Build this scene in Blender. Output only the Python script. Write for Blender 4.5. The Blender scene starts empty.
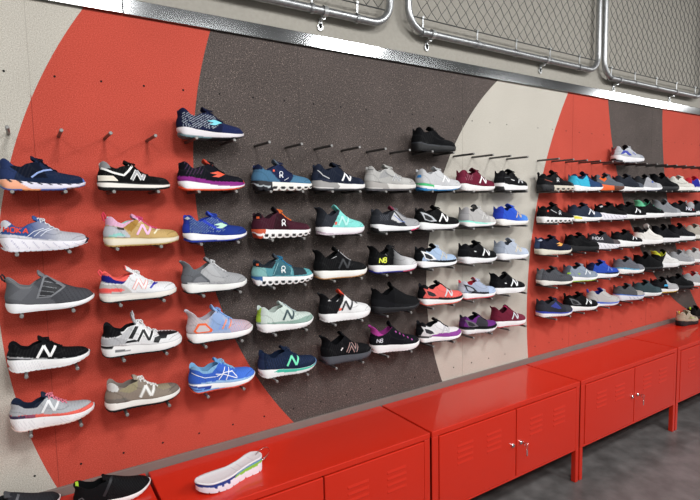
import bpy, bmesh, math, random
import numpy as np
from mathutils import Vector, Matrix
from mathutils.bvhtree import BVHTree
from mathutils.geometry import delaunay_2d_cdt

random.seed(7)
COL = bpy.context.scene.collection
PITCH = 0.1524            # peg spacing along the wall (six inches)
ROW_Z = [1.9815 - 0.2072 * k for k in range(6)]   # peg axis heights
PEG_R = 0.006

# ------------------------------------------------------------------ helpers
def lin(h):
    h = h.lstrip('#')
    out = []
    for i in (0, 2, 4):
        c = int(h[i:i + 2], 16) / 255.0
        out.append(c / 12.92 if c <= 0.04045 else ((c + 0.055) / 1.055) ** 2.4)
    return out

def dye(h):
    """shoe colours: the blacks of the photo are deep"""
    c = lin(h); m = sum(c) / 3
    k = 0.5 + 0.5 * min(1.0, m / 0.06)
    return [x * k for x in c]

def tag(o, label=None, cat=None, group=None, kind=None):
    if label: o['label'] = label
    if cat: o['category'] = cat
    if group: o['group'] = group
    if kind: o['kind'] = kind
    return o

def empty(name, loc, rz=0.0):
    o = bpy.data.objects.new(name, None)
    o.empty_display_size = 0.02
    o.location = loc
    o.rotation_euler = (0, 0, rz)
    COL.objects.link(o)
    return o

def link(name, me, parent=None, mats=()):
    for m in mats:
        me.materials.append(m)
    o = bpy.data.objects.new(name, me)
    COL.objects.link(o)
    if parent: o.parent = parent
    return o

def mesh_obj(name, verts, faces, mats, parent=None, colors=None, smooth=True, fmat=None):
    me = bpy.data.meshes.new(name)
    me.from_pydata([tuple(v) for v in verts], [], [tuple(f) for f in faces])
    if colors is not None:
        a = me.color_attributes.new('Col', 'FLOAT_COLOR', 'POINT')
        c = np.ones((len(verts), 4), np.float32)
        c[:, :3] = colors
        a.data.foreach_set('color', c.ravel())
    if fmat is not None:
        me.polygons.foreach_set('material_index', np.array(fmat, np.int32))
    if smooth:
        me.polygons.foreach_set('use_smooth', np.ones(len(me.polygons), bool))
    me.update()
    if not isinstance(mats, (list, tuple)): mats = [mats]
    return link(name, me, parent, mats)

class MB:
    """collects boxes, tubes and lathes into one mesh"""
    def __init__(self): self.v = []; self.f = []
    def add(self, vs, fs):
        n = len(self.v)
        self.v += [tuple(p) for p in vs]
        self.f += [tuple(i + n for i in f) for f in fs]
    def box(self, x0, x1, y0, y1, z0, z1, M=None):
        vs = [Vector((x, y, z)) for x in (x0, x1) for y in (y0, y1) for z in (z0, z1)]
        if M: vs = [M @ p for p in vs]
        self.add(vs, [(0, 1, 3, 2), (4, 6, 7, 5), (0, 4, 5, 1), (2, 3, 7, 6), (0, 2, 6, 4), (1, 5, 7, 3)])
    def tube(self, pts, r, n=8, closed=False, caps=True):
        pts = [Vector(p) for p in pts]
        m = len(pts)
        rs = r if isinstance(r, (list, tuple)) else [r] * m
        base = len(self.v); prev = None
        for i, p in enumerate(pts):
            a = pts[(i - 1) % m] if (closed or i > 0) else p
            b = pts[(i + 1) % m] if (closed or i < m - 1) else p
            t = (b - a)
            if t.length < 1e-9: t = Vector((1, 0, 0))
            t.normalize()
            if prev is None:
                ref = Vector((0, 0, 1)) if abs(t.z) < 0.9 else Vector((1, 0, 0))
                nrm = t.cross(ref).normalized()
            else:
                nrm = (prev - t * prev.dot(t))
                nrm = nrm.normalized() if nrm.length > 1e-6 else t.cross(Vector((0, 0, 1))).normalized()
            prev = nrm
            bn = t.cross(nrm)
            for k in range(n):
                an = 2 * math.pi * k / n
                self.v.append(tuple(p + (nrm * math.cos(an) + bn * math.sin(an)) * rs[i]))
        segs = m if closed else m - 1
        for i in range(segs):
            for k in range(n):
                a = base + i * n + k; b = base + i * n + (k + 1) % n
                c = base + ((i + 1) % m) * n + (k + 1) % n; d = base + ((i + 1) % m) * n + k
                self.f.append((a, b, c, d))
        if caps and not closed:
            self.f.append(tuple(base + k for k in range(n))[::-1])
            self.f.append(tuple(base + (m - 1) * n + k for k in range(n)))
    def build(self, name, mat, parent=None, smooth=False, bevel=0.0, seg=2):
        o = mesh_obj(name, self.v, self.f, mat, parent, smooth=smooth)
        bm = bmesh.new(); bm.from_mesh(o.data)
        bmesh.ops.recalc_face_normals(bm, faces=bm.faces)
        bm.to_mesh(o.data); bm.free()
        if bevel:
            b = o.modifiers.new('bevel', 'BEVEL'); b.width = bevel; b.segments = seg; b.limit_method = 'ANGLE'
        return o

def smooth_by_angle(o, deg=35):
    me = o.data
    me.polygons.foreach_set('use_smooth', np.ones(len(me.polygons), bool))
    bm = bmesh.new(); bm.from_mesh(me)
    for e in bm.edges:
        e.smooth = not (len(e.link_faces) == 2 and e.calc_face_angle(0) > math.radians(deg))
    bm.to_mesh(me); bm.free()

# ---------------------------------------------------------------- materials
def new_mat(name):
    m = bpy.data.materials.new(name); m.use_nodes = True
    nt = m.node_tree
    return m, nt, nt.nodes['Principled BSDF']

def N(nt, t, **k):
    n = nt.nodes.new(t)
    for a, b in k.items():
        setattr(n, a, b)
    return n

def speckle(name, base, dark, light, rough=0.85, scale=260, amount=0.5, bump=0.12, fleck=0.0, fleckcol='#ffffff', coat=0.0, cloud=0.06, cscale=3.0):
    """rubber / vinyl sheet: a base colour with small flecks and cloudy variation"""
    m, nt, b = new_mat(name)
    tc = N(nt, 'ShaderNodeTexCoord')
    n1 = N(nt, 'ShaderNodeTexNoise'); n1.inputs['Scale'].default_value = scale; n1.inputs['Detail'].default_value = 3
    nt.links.new(tc.outputs['Object'], n1.inputs['Vector'])
    r = N(nt, 'ShaderNodeValToRGB')
    e = r.color_ramp.elements
    e[0].position = 0.33; e[0].color = (*lin(dark), 1)
    e[1].position = 0.68; e[1].color = (*lin(light), 1)
    mid = e.new(0.5); mid.color = (*lin(base), 1)
    nt.links.new(n1.outputs['Fac'], r.inputs['Fac'])
    n2 = N(nt, 'ShaderNodeTexNoise'); n2.inputs['Scale'].default_value = cscale; n2.inputs['Detail'].default_value = 4
    nt.links.new(tc.outputs['Object'], n2.inputs['Vector'])
    mr = N(nt, 'ShaderNodeMapRange'); mr.inputs['From Min'].default_value = 0.3; mr.inputs['From Max'].default_value = 0.7
    mr.inputs['To Min'].default_value = 1 - cloud; mr.inputs['To Max'].default_value = 1 + cloud
    nt.links.new(n2.outputs['Fac'], mr.inputs['Value'])
    mx = N(nt, 'ShaderNodeMix', data_type='RGBA', blend_type='MULTIPLY'); mx.inputs['Factor'].default_value = 1
    nt.links.new(r.outputs['Color'], mx.inputs['A']); nt.links.new(mr.outputs['Result'], mx.inputs['B'])
    out = mx.outputs['Result']
    if fleck:
        v = N(nt, 'ShaderNodeTexVoronoi'); v.inputs['Scale'].default_value = scale * 0.45
        nt.links.new(tc.outputs['Object'], v.inputs['Vector'])
        lt = N(nt, 'ShaderNodeMath', operation='LESS_THAN'); lt.inputs[1].default_value = fleck
        nt.links.new(v.outputs['Distance'], lt.inputs[0])
        m2 = N(nt, 'ShaderNodeMix', data_type='RGBA')
        nt.links.new(lt.outputs[0], m2.inputs['Factor']); nt.links.new(out, m2.inputs['A'])
        m2.inputs['B'].default_value = (*lin(fleckcol), 1)
        out = m2.outputs['Result']
    nt.links.new(out, b.inputs['Base Color'])
    b.inputs['Roughness'].default_value = rough
    b.inputs['Specular IOR Level'].default_value = 0.25
    b.inputs['Coat Weight'].default_value = coat
    bp = N(nt, 'ShaderNodeBump'); bp.inputs['Strength'].default_value = bump; bp.inputs['Distance'].default_value = 0.002
    nt.links.new(n1.outputs['Fac'], bp.inputs['Height']); nt.links.new(bp.outputs['Normal'], b.inputs['Normal'])
    return m

def plain(name, col, rough=0.5, metal=0.0, spec=0.5, coat=0.0, coat_rough=0.1, noise=0.0, nscale=30, stretch=None, bump=0.0):
    m, nt, b = new_mat(name)
    b.inputs['Base Color'].default_value = (*lin(col), 1)
    b.inputs['Roughness'].default_value = rough
    b.inputs['Metallic'].default_value = metal
    b.inputs['Specular IOR Level'].default_value = spec
    b.inputs['Coat Weight'].default_value = coat
    b.inputs['Coat Roughness'].default_value = coat_rough
    tc = N(nt, 'ShaderNodeTexCoord')
    n1 = N(nt, 'ShaderNodeTexNoise'); n1.inputs['Scale'].default_value = nscale; n1.inputs['Detail'].default_value = 4
    if stretch:
        mp = N(nt, 'ShaderNodeMapping'); mp.inputs['Scale'].default_value = stretch
        nt.links.new(tc.outputs['Object'], mp.inputs['Vector']); nt.links.new(mp.outputs['Vector'], n1.inputs['Vector'])
    else:
        nt.links.new(tc.outputs['Object'], n1.inputs['Vector'])
    if noise:
        mr = N(nt, 'ShaderNodeMapRange'); mr.inputs['From Min'].default_value = 0.3; mr.inputs['From Max'].default_value = 0.7
        mr.inputs['To Min'].default_value = 1 - noise; mr.inputs['To Max'].default_value = 1 + noise
        nt.links.new(n1.outputs['Fac'], mr.inputs['Value'])
        mx = N(nt, 'ShaderNodeMix', data_type='RGBA', blend_type='MULTIPLY'); mx.inputs['Factor'].default_value = 1
        mx.inputs['A'].default_value = (*lin(col), 1)
        nt.links.new(mr.outputs['Result'], mx.inputs['B']); nt.links.new(mx.outputs['Result'], b.inputs['Base Color'])
        m2 = N(nt, 'ShaderNodeMath', operation='MULTIPLY'); m2.inputs[1].default_value = rough
        nt.links.new(mr.outputs['Result'], m2.inputs[0]); nt.links.new(m2.outputs[0], b.inputs['Roughness'])
    if bump:
        bp = N(nt, 'ShaderNodeBump'); bp.inputs['Strength'].default_value = bump; bp.inputs['Distance'].default_value = 0.001
        nt.links.new(n1.outputs['Fac'], bp.inputs['Height']); nt.links.new(bp.outputs['Normal'], b.inputs['Normal'])
    return m

def colmat(name, rough, spec, weave=0.0, wscale=900):
    """surface whose colour pattern is stored on the mesh; knit or foam texture on top"""
    m, nt, b = new_mat(name)
    at = N(nt, 'ShaderNodeAttribute'); at.attribute_name = 'Col'
    tc = N(nt, 'ShaderNodeTexCoord')
    n1 = N(nt, 'ShaderNodeTexNoise'); n1.inputs['Scale'].default_value = wscale; n1.inputs['Detail'].default_value = 2
    nt.links.new(tc.outputs['Object'], n1.inputs['Vector'])
    mr = N(nt, 'ShaderNodeMapRange'); mr.inputs['From Min'].default_value = 0.3; mr.inputs['From Max'].default_value = 0.7
    mr.inputs['To Min'].default_value = 1 - weave; mr.inputs['To Max'].default_value = 1 + weave * 0.6
    nt.links.new(n1.outputs['Fac'], mr.inputs['Value'])
    mx = N(nt, 'ShaderNodeMix', data_type='RGBA', blend_type='MULTIPLY'); mx.inputs['Factor'].default_value = 1
    nt.links.new(at.outputs['Color'], mx.inputs['A']); nt.links.new(mr.outputs['Result'], mx.inputs['B'])
    nt.links.new(mx.outputs['Result'], b.inputs['Base Color'])
    b.inputs['Roughness'].default_value = rough
    b.inputs['Specular IOR Level'].default_value = spec
    bp = N(nt, 'ShaderNodeBump'); bp.inputs['Strength'].default_value = 0.15; bp.inputs['Distance'].default_value = 0.0006
    nt.links.new(n1.outputs['Fac'], bp.inputs['Height']); nt.links.new(bp.outputs['Normal'], b.inputs['Normal'])
    return m

M = {}
M['knit'] = colmat('knit_fabric', 0.88, 0.12, 0.14)
M['foam'] = colmat('sole_foam', 0.55, 0.35, 0.03, 500)
M['rubber'] = colmat('sole_rubber', 0.6, 0.35, 0.08, 500)
M['print'] = colmat('printed_overlay', 0.55, 0.35, 0.0)
M['cord'] = colmat('lace_cord', 0.9, 0.15, 0.1, 1500)
M['lining'] = colmat('lining_fabric', 0.95, 0.1, 0.08, 900)

# ---------------------------------------------------------- curve utilities
def pchip(xs, ys, x):
    xs = np.asarray(xs, float); ys = np.asarray(ys, float); x = np.asarray(x, float)
    h = np.diff(xs); d = np.diff(ys) / h
    m = np.zeros(len(xs)); m[0] = d[0]; m[-1] = d[-1]
    for i in range(1, len(xs) - 1):
        if d[i - 1] * d[i] > 0:
            w1 = 2 * h[i] + h[i - 1]; w2 = h[i] + 2 * h[i - 1]
            m[i] = (w1 + w2) / (w1 / d[i - 1] + w2 / d[i])
    k = np.clip(np.searchsorted(xs, x) - 1, 0, len(xs) - 2)
    t = np.clip((x - xs[k]) / h[k], 0, 1)
    return ((2 * t ** 3 - 3 * t ** 2 + 1) * ys[k] + (t ** 3 - 2 * t ** 2 + t) * h[k] * m[k]
            + (-2 * t ** 3 + 3 * t ** 2) * ys[k + 1] + (t ** 3 - t ** 2) * h[k] * m[k + 1])
def tab(pts, x): return pchip([p[0] for p in pts], [p[1] for p in pts], x)

def inpoly(U, V, poly):
    inside = np.zeros(U.shape, bool); n = len(poly)
    for i in range(n):
        x1, y1 = poly[i]; x2, y2 = poly[(i + 1) % n]
        if y1 == y2: continue
        c = ((y1 > V) != (y2 > V)) & (U < (x2 - x1) * (V - y1) / (y2 - y1) + x1)
        inside ^= c
    return inside
def dist_poly(U, V, pts, sv=1.0):
    d = np.full(U.shape, 9.0)
    for (x1, y1), (x2, y2) in zip(pts[:-1], pts[1:]):
        dx, dy = x2 - x1, (y2 - y1) * sv
        t = np.clip(((U - x1) * dx + (V - y1) * sv * dy) / (dx * dx + dy * dy + 1e-12), 0, 1)
        d = np.minimum(d, np.hypot(U - x1 - t * dx, (V - y1) * sv - t * dy))
    return d

def paint(base, zones, U, V, Y=None, sv=1.0):
    """base colour plus panels given in side-view coordinates (u along the shoe, v up)"""
    c = np.tile(np.array(dye(base)), (U.size, 1)).reshape(U.shape + (3,))
    for z in zones:
        k = z[0]; col = np.array(dye(z[-1]))
        if k == 'H': m = U < z[1] + z[2] * (V - 0.25)
        elif k == 'T': m = U > z[1] + z[2] * (V - 0.15)
        elif k == 'P': m = inpoly(U, V, z[1])
        elif k == 'B': m = V < tab(z[1], U) if len(z[1]) > 1 else V < z[1][0][1]
        elif k == 'A': m = V > tab(z[1], U)
        elif k == 'S': m = dist_poly(U, V, z[1], sv) < z[2]
        elif k == 'C': m = (np.abs(Y) < z[3]) & (U > z[1]) & (U < z[2]) & (V > 0.2)
        elif k == 'G':     # gradient along the shoe between u0 and u1
            t = np.clip((U - z[1]) / (z[2] - z[1]), 0, 1)[..., None]
            c = c * (1 - t) + col * t; continue
        elif k == 'GV':    # gradient upward between v0 and v1
            t = np.clip((V - z[1]) / (z[2] - z[1]), 0, 1)[..., None]
            c = c * (1 - t) + col * t; continue
        elif k == 'R':     # repeated slanted lines: u0,u1,v0,v1,spacing,width,slant
            u0, u1, v0, v1, sp, w, sl = z[1:8]
            m = (U > u0) & (U < u1) & (V > v0) & (V < v1) & (np.mod(U + sl * V, sp) < w)
        c[m] = col
    return c
# ------------------------------------------------------------ shoe generator
# All tables are fractions of the shoe length; x runs heel -> toe, -y is the outer (lateral) side.
LATW = [(0, .135), (.06, .140), (.18, .136), (.32, .124), (.46, .138), (.6, .168), (.7, .180), (.8, .178), (.9, .158), (1, .125)]
MEDW = [(0, .135), (.06, .138), (.18, .128), (.32, .108), (.46, .112), (.6, .146), (.7, .163), (.8, .168), (.9, .155), (1, .125)]
STY = {
 'runner': dict(
    C=[(0, .345), (.02, .385), (.055, .40), (.10, .38), (.17, .315), (.24, .30), (.31, .34), (.38, .39), (.41, .40)],
    H=[(.41, .425), (.48, .375), (.55, .315), (.62, .268), (.7, .238), (.8, .22), (.88, .208), (.94, .19), (.98, .16), (1, .12)],
    ut=.41, heel=[(0, 0), (.25, -.012), (.55, -.002), (.8, .016), (1, .012)],
    zs=[(0, .136), (.08, .14), (.3, .113), (.58, .085), (.78, .083), (.92, .097), (1, .125)],
    zb=[(0, .045), (.04, .02), (.10, .003), (.16, 0), (.58, 0), (.70, .006), (.86, .030), (1, .072)],
    tongue=(.375, .452), lace=(.44, .63), flare=.05),
 'classic': dict(
    C=[(0, .345), (.02, .385), (.055, .40), (.10, .385), (.17, .325), (.24, .305), (.31, .335), (.38, .375), (.41, .385)],
    H=[(.41, .405), (.48, .35), (.55, .285), (.62, .24), (.7, .216), (.8, .205), (.9, .192), (.95, .175), (.985, .145), (1, .11)],
    ut=.41, heel=[(0, 0), (.25, -.006), (.55, .01), (.8, .03), (1, .03)],
    zs=[(0, .125), (.1, .125), (.3, .115), (.6, .095), (.85, .09), (1, .105)],
    zb=[(0, .025), (.05, .006), (.12, 0), (.7, 0), (.82, .01), (1, .04)],
    tongue=(.37, .43), lace=(.44, .65), flare=.03),
 'knit': dict(
    C=[(0, .46), (.025, .48), (.07, .44), (.14, .355), (.22, .325), (.29, .35), (.35, .41), (.39, .45)],
    H=[(.39, .485), (.45, .43), (.55, .34), (.63, .286), (.75, .248), (.85, .224), (.92, .20), (.97, .165), (1, .12)],
    ut=.39, heel=[(0, 0), (.25, -.012), (.5, .01), (.75, .022), (.9, .0), (1, -.03)],
    zs=[(0, .14), (.1, .145), (.3, .13), (.6, .115), (.85, .11), (1, .13)],
    zb=[(0, .035), (.06, .01), (.14, 0), (.6, 0), (.72, .006), (.86, .024), (1, .06)],
    tongue=(.355, .515), lace=(.44, .62), flare=.05),
 'slip': dict(
    C=[(0, .42), (.03, .435), (.08, .40), (.17, .325), (.26, .31), (.33, .36), (.40, .44)],
    H=[(.40, .47), (.5, .40), (.6, .335), (.7, .28), (.8, .24), (.88, .22), (.94, .195), (.98, .155), (1, .12)],
    ut=.40, heel=[(0, 0), (.25, -.012), (.5, .004), (.8, .02), (1, .0)],
    zs=[(0, .125), (.1, .12), (.3, .088), (.55, .075), (.75, .078), (.88, .095), (1, .135)],
    zb=[(0, .03), (.06, .008), (.14, 0), (.55, 0), (.70, .008), (.86, .036), (1, .085)],
    tongue=(.37, .505), lace=None, flare=.05),
 'cloud': dict(
    C=[(0, .335), (.02, .372), (.05, .385), (.09, .368), (.16, .305), (.23, .295), (.30, .345), (.36, .40), (.39, .41)],
    H=[(.39, .44), (.46, .385), (.54, .31), (.62, .26), (.72, .235), (.86, .21), (.94, .187), (.98, .15), (1, .11)],
    ut=.39, heel=[(0, 0), (.25, -.006), (.55, .01), (.8, .03), (1, .025)],
    zs=[(0, .145), (.1, .145), (.3, .13), (.6, .115), (.85, .105), (1, .115)],
    zb=[(0, .035), (.05, .012), (.12, 0), (.65, 0), (.78, .01), (.9, .025), (1, .045)],
    tongue=(.355, .475), lace=(.42, .60), flare=.05),
}
STY['low'] = dict(STY['slip'], C=[(0, .355), (.03, .375), (.08, .36), (.17, .31), (.26, .295), (.33, .325), (.40, .36)], H=[(.40, .385), (.5, .35), (.6, .305), (.7, .262), (.8, .23), (.88, .21), (.94, .185), (.98, .15), (1, .115)], tongue=(.37, .405))
STY['dad'] = dict(STY['classic'], zs=[(0, .16), (.1, .16), (.3, .135), (.6, .11), (.85, .10), (1, .12)],
                  C=[(0, .36), (.02, .405), (.055, .42), (.10, .40), (.17, .335), (.24, .315), (.31, .36), (.38, .40), (.41, .41)],
                  H=[(.41, .435), (.48, .38), (.55, .31), (.62, .265), (.7, .242), (.8, .228), (.9, .212), (.95, .19), (.985, .155), (1, .12)], tongue=(.36, .46))
STY['max'] = dict(STY['runner'], zs=[(0, .18), (.08, .185), (.3, .155), (.6, .12), (.82, .108), (.93, .118), (1, .145)],
                  zb=[(0, .05), (.07, .015), (.16, 0), (.55, 0), (.7, .008), (.86, .034), (1, .075)])
STY['boost'] = dict(STY['knit'], zs=[(0, .15), (.1, .15), (.3, .125), (.6, .105), (.85, .105), (1, .13)])

NU, NA, NC = 104, 22, 10         # stations, rows of a side wall, rows of the crown

def plan(u, wid):
    """half widths (outer, inner) and centre-line shift at station u"""
    lat = tab(LATW, u) * wid; med = tab(MEDW, u) * wid
    eh = np.sqrt(np.clip(1 - np.clip(1 - u / .13, 0, 1) ** 2, 0, 1))
    tl = np.clip((u - .77) / .23, 0, 1); tm = np.clip((u - .82) / .18, 0, 1)
    lat = lat * eh * np.sqrt(np.clip(1 - tl ** 2.2, 0, 1)); med = med * eh * np.sqrt(np.clip(1 - tm ** 2.4, 0, 1))
    s = np.clip((u - .55) / .45, 0, 1)
    return lat, med, .035 * s * s * (3 - 2 * s)

def stations():
    s = np.linspace(0, 1, NU)
    return .35 * s + .65 * (1 - np.cos(np.pi * s)) / 2

def upper_grid(p, wid):
    """numpy grids X,Y,Z of the outer skin, plus the column split"""
    u = stations(); ut = p['ut']
    zs = tab(p['zs'], u) - .012
    lat, med, cen = plan(u, wid)
    lat = lat * .94; med = med * .94
    Hp = p['H']
    slope = (Hp[0][1] - Hp[1][1]) / (Hp[1][0] - Hp[0][0])
    H = np.where(u >= ut, tab(Hp, u), Hp[0][1] + np.minimum(slope, 1.0) * (ut - u) * .9 + .03 * np.clip((ut - u) / .1, 0, 1))
    n = np.interp(u, [0, .4, .7, 1], [3.2, 2.5, 2.2, 2.0]); ex = 2.0 / n
    tha = math.radians(52)
    zat = (tab(p['zs'], np.array([ut]))[0] - .012)
    eat = 2.0 / np.interp(ut, [0, .4, .7, 1], [3.2, 2.5, 2.2, 2.0])
    ca = zat + (Hp[0][1] - zat) * math.sin(tha) ** eat
    Cp = [q for q in p['C'] if q[0] < ut - .045] + [(ut, ca)]
    Ct = tab(Cp, u)
    fr = np.clip((Ct - zs) / np.maximum(H - zs, 1e-6), 0, .985)
    the = np.where(u < ut, np.arcsin(np.clip(fr ** (1 / ex), 0, 1)), tha)
    J = 2 * NA + NC
    TH = np.zeros((NU, J + 1))
    a = np.linspace(0, 1, NA + 1)
    for i in range(NU):
        TH[i, :NA + 1] = the[i] * a
        TH[i, NA:NA + NC + 1] = np.linspace(the[i], math.pi - the[i], NC + 1)
        TH[i, NA + NC:] = math.pi - the[i] * a[::-1]
    ct = np.cos(TH); st = np.abs(np.sin(TH))
    e = ex[:, None]
    W = np.where(ct > 0, lat[:, None], med[:, None])
    Y = -np.sign(ct) * np.abs(ct) ** e * W + cen[:, None]
    # walls lean out a little just above the sole
    Z = zs[:, None] + (H - zs)[:, None] * st ** e
    zr = np.clip((Z - zs[:, None]) / max(Ct[0] - zs[0], .05), 0, 1)
    fall = np.clip(1 - u / .26, 0, 1)[:, None] ** 2
    X = .012 + .974 * u[:, None] + tab(p['heel'], zr) * fall
    tfall = np.clip((u - .86) / .14, 0, 1)[:, None] ** 2
    zt = np.clip((Z - zs[:, None]) / .12, 0, 1)
    X = X - .013 * tfall * zt ** 1.5
    return u, X, Y, Z, the

def build_upper(root, sp, p, L, wid):
    u, X, Y, Z, the = upper_grid(p, wid)
    J = X.shape[1] - 1
    Uc = (X - X.min()) / (X.max() - X.min())
    zones = list(sp.get('paint', []))
    if sp.get('lace') and p['lace']: zones.append(('C', p['ut'] - .01, p['lace'][1] + .02, .045 * wid, sp.get('tongue', sp['up'])))
    col = paint(sp['up'], zones, Uc, Z, Y)
    # stitched seams: eyestay edge, heel counter, toe bumper
    def tone(m, k):
        lum = col.mean(-1, keepdims=True)
        t = np.where(lum < .05, col + .009, col * k)
        col[m] = t[m]
    if p['lace']:
        tone(dist_poly(Uc, Z, [(.33, .35), (.40, .27), (.50, .22), (.60, .20), (.68, .22)]) < .006, .72)
        tone(dist_poly(Uc, Z, [(.24, .13), (.20, .21), (.12, .27), (-.05, .29)]) < .006, .74)
        tone((Uc > .80) & (dist_poly(Uc, Z, [(.78, .12), (.86, .16), (.94, .17), (1.02, .165)]) < .006), .72)
        tone((np.mod(Uc * 30 + Z * 8, 1) < .3) & (Uc > .62) & (Uc < .9) & (Z > .15), .90)
        tone((np.mod(Uc * 24 - Z * 10, 1) < .3) & (Uc > .1) & (Uc < .38) & (Z > .16), .92)
    else:
        tone((np.mod(Uc * 34 + Z * 20, 1) < .35) & (Uc > .42) & (Uc < .92), .92)
    tone(Z < (tab(p['zs'], u) + .010)[:, None], .80)
    idx = np.arange(NU * (J + 1)).reshape(NU, J + 1)
    faces = []
    for i in range(NU - 1):
        op = u[i] < p['ut'] - 1e-6
        for j in range(J):
            if op and NA <= j < NA + NC: continue
            faces.append((idx[i, j], idx[i + 1, j], idx[i + 1, j + 1], idx[i, j + 1]))
    V = np.stack([X, Y, Z], -1).reshape(-1, 3) * L
    bm = bmesh.new()
    cl = bm.verts.layers.float_color.new('Col')
    vs = []
    cf = col.reshape(-1, 3)
    for k in range(len(V)):
        v = bm.verts.new(V[k]); v[cl] = (*cf[k], 1); vs.append(v)
    for f in faces:
        try: bm.faces.new([vs[k] for k in f])
        except ValueError: pass
    bmesh.ops.delete(bm, geom=[v for v in bm.verts if not v.link_faces], context='VERTS')
    bmesh.ops.remove_doubles(bm, verts=bm.verts, dist=.0004)
    bmesh.ops.dissolve_degenerate(bm, dist=.0002, edges=bm.edges)
    inner = [v for v in bm.verts if not v.is_boundary and v.co.x < .9 * L]
    for _ in range(2):
        bmesh.ops.smooth_vert(bm, verts=inner, factor=.4, use_axis_x=True, use_axis_y=True, use_axis_z=True)
    bmesh.ops.recalc_face_normals(bm, faces=bm.faces)
    # outward = away from the middle of the shoe
    f0 = min(bm.faces, key=lambda f: f.calc_center_median().y)
    if f0.normal.y > 0: bmesh.ops.reverse_faces(bm, faces=bm.faces)
    for f in bm.faces: f.smooth = True
    bvh = BVHTree.FromBMesh(bm)
    me = bpy.data.meshes.new('upper'); bm.to_mesh(me); bm.free()
    o = link('upper', me, root, [M['knit'], lining_mat(sp.get('lin', sp['up']))])
    s = o.modifiers.new('padding', 'SOLIDIFY')
    s.thickness = .016 * L; s.offset = -1; s.material_offset = 1; s.material_offset_rim = 1
    return o, bvh

_lin = {}
def lining_mat(h):
    if h not in _lin:
        _lin[h] = plain('lining_' + h.strip('#'), h, rough=.95, spec=.1, noise=.12, nscale=600)
    return _lin[h]

def ring_solid(name, root, mat, u, lat, med, cen, zlo, zhi, prof, nside, sp_base, zones, L, xs0=0.0, xs1=1.0, endp=None):
    """closed solid following the plan outline; side profile prof(v)->width factor"""
    n = len(u)
    vv = np.linspace(0, 1, nside)
    vv = (1 - np.cos(np.pi * vv)) / 2 * .5 + vv * .5
    f = np.array([prof(v) for v in vv])
    colsY = []; colsZ = []; colsV = []
    for k in range(nside):
        colsY.append(-lat * f[k] + cen); colsZ.append(zlo + (zhi - zlo) * vv[k]); colsV.append(np.full(n, vv[k]))
    colsY.append(-lat * f[-1] * .6 + cen); colsZ.append(zhi); colsV.append(np.full(n, 1.0))
    colsY.append(med * f[-1] * .6 + cen); colsZ.append(zhi); colsV.append(np.full(n, 1.0))
    for k in range(nside - 1, -1, -1):
        colsY.append(med * f[k] + cen); colsZ.append(zlo + (zhi - zlo) * vv[k]); colsV.append(np.full(n, vv[k]))
    Y = np.array(colsY).T; Z = np.array(colsZ).T; V = np.array(colsV).T
    m = Y.shape[1]
    e = endp if endp else (lambda v: (0.0, 0.0))
    eh = np.array([[e(v)[0] for v in V[0]]]); et = np.array([[e(v)[1] for v in V[0]]])
    U2 = u[:, None]
    X = xs0 + (xs1 - xs0) * U2 + eh * np.clip(1 - U2 / .12, 0, 1) ** 2 + et * np.clip((U2 - .86) / .14, 0, 1) ** 2
    X = X + 0 * Y
    c = paint(sp_base, zones, U2 + 0 * Y, V, Y, sv=.13)
    idx = np.arange(n * m).reshape(n, m)
    faces = [(idx[i, j], idx[i, (j + 1) % m], idx[i + 1, (j + 1) % m], idx[i + 1, j]) for i in range(n - 1) for j in range(m)]
    o = mesh_obj(name, np.stack([X, Y, Z], -1).reshape(-1, 3) * L, faces, mat, root, colors=c.reshape(-1, 3))
    bm = bmesh.new(); bm.from_mesh(o.data)
    bmesh.ops.remove_doubles(bm, verts=bm.verts, dist=.0003)
    bmesh.ops.recalc_face_normals(bm, faces=bm.faces)
    for ed in bm.edges:
        ed.smooth = not (len(ed.link_faces) == 2 and ed.calc_face_angle(0) > math.radians(55))
    bm.to_mesh(o.data); bm.free()
    return o

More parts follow.
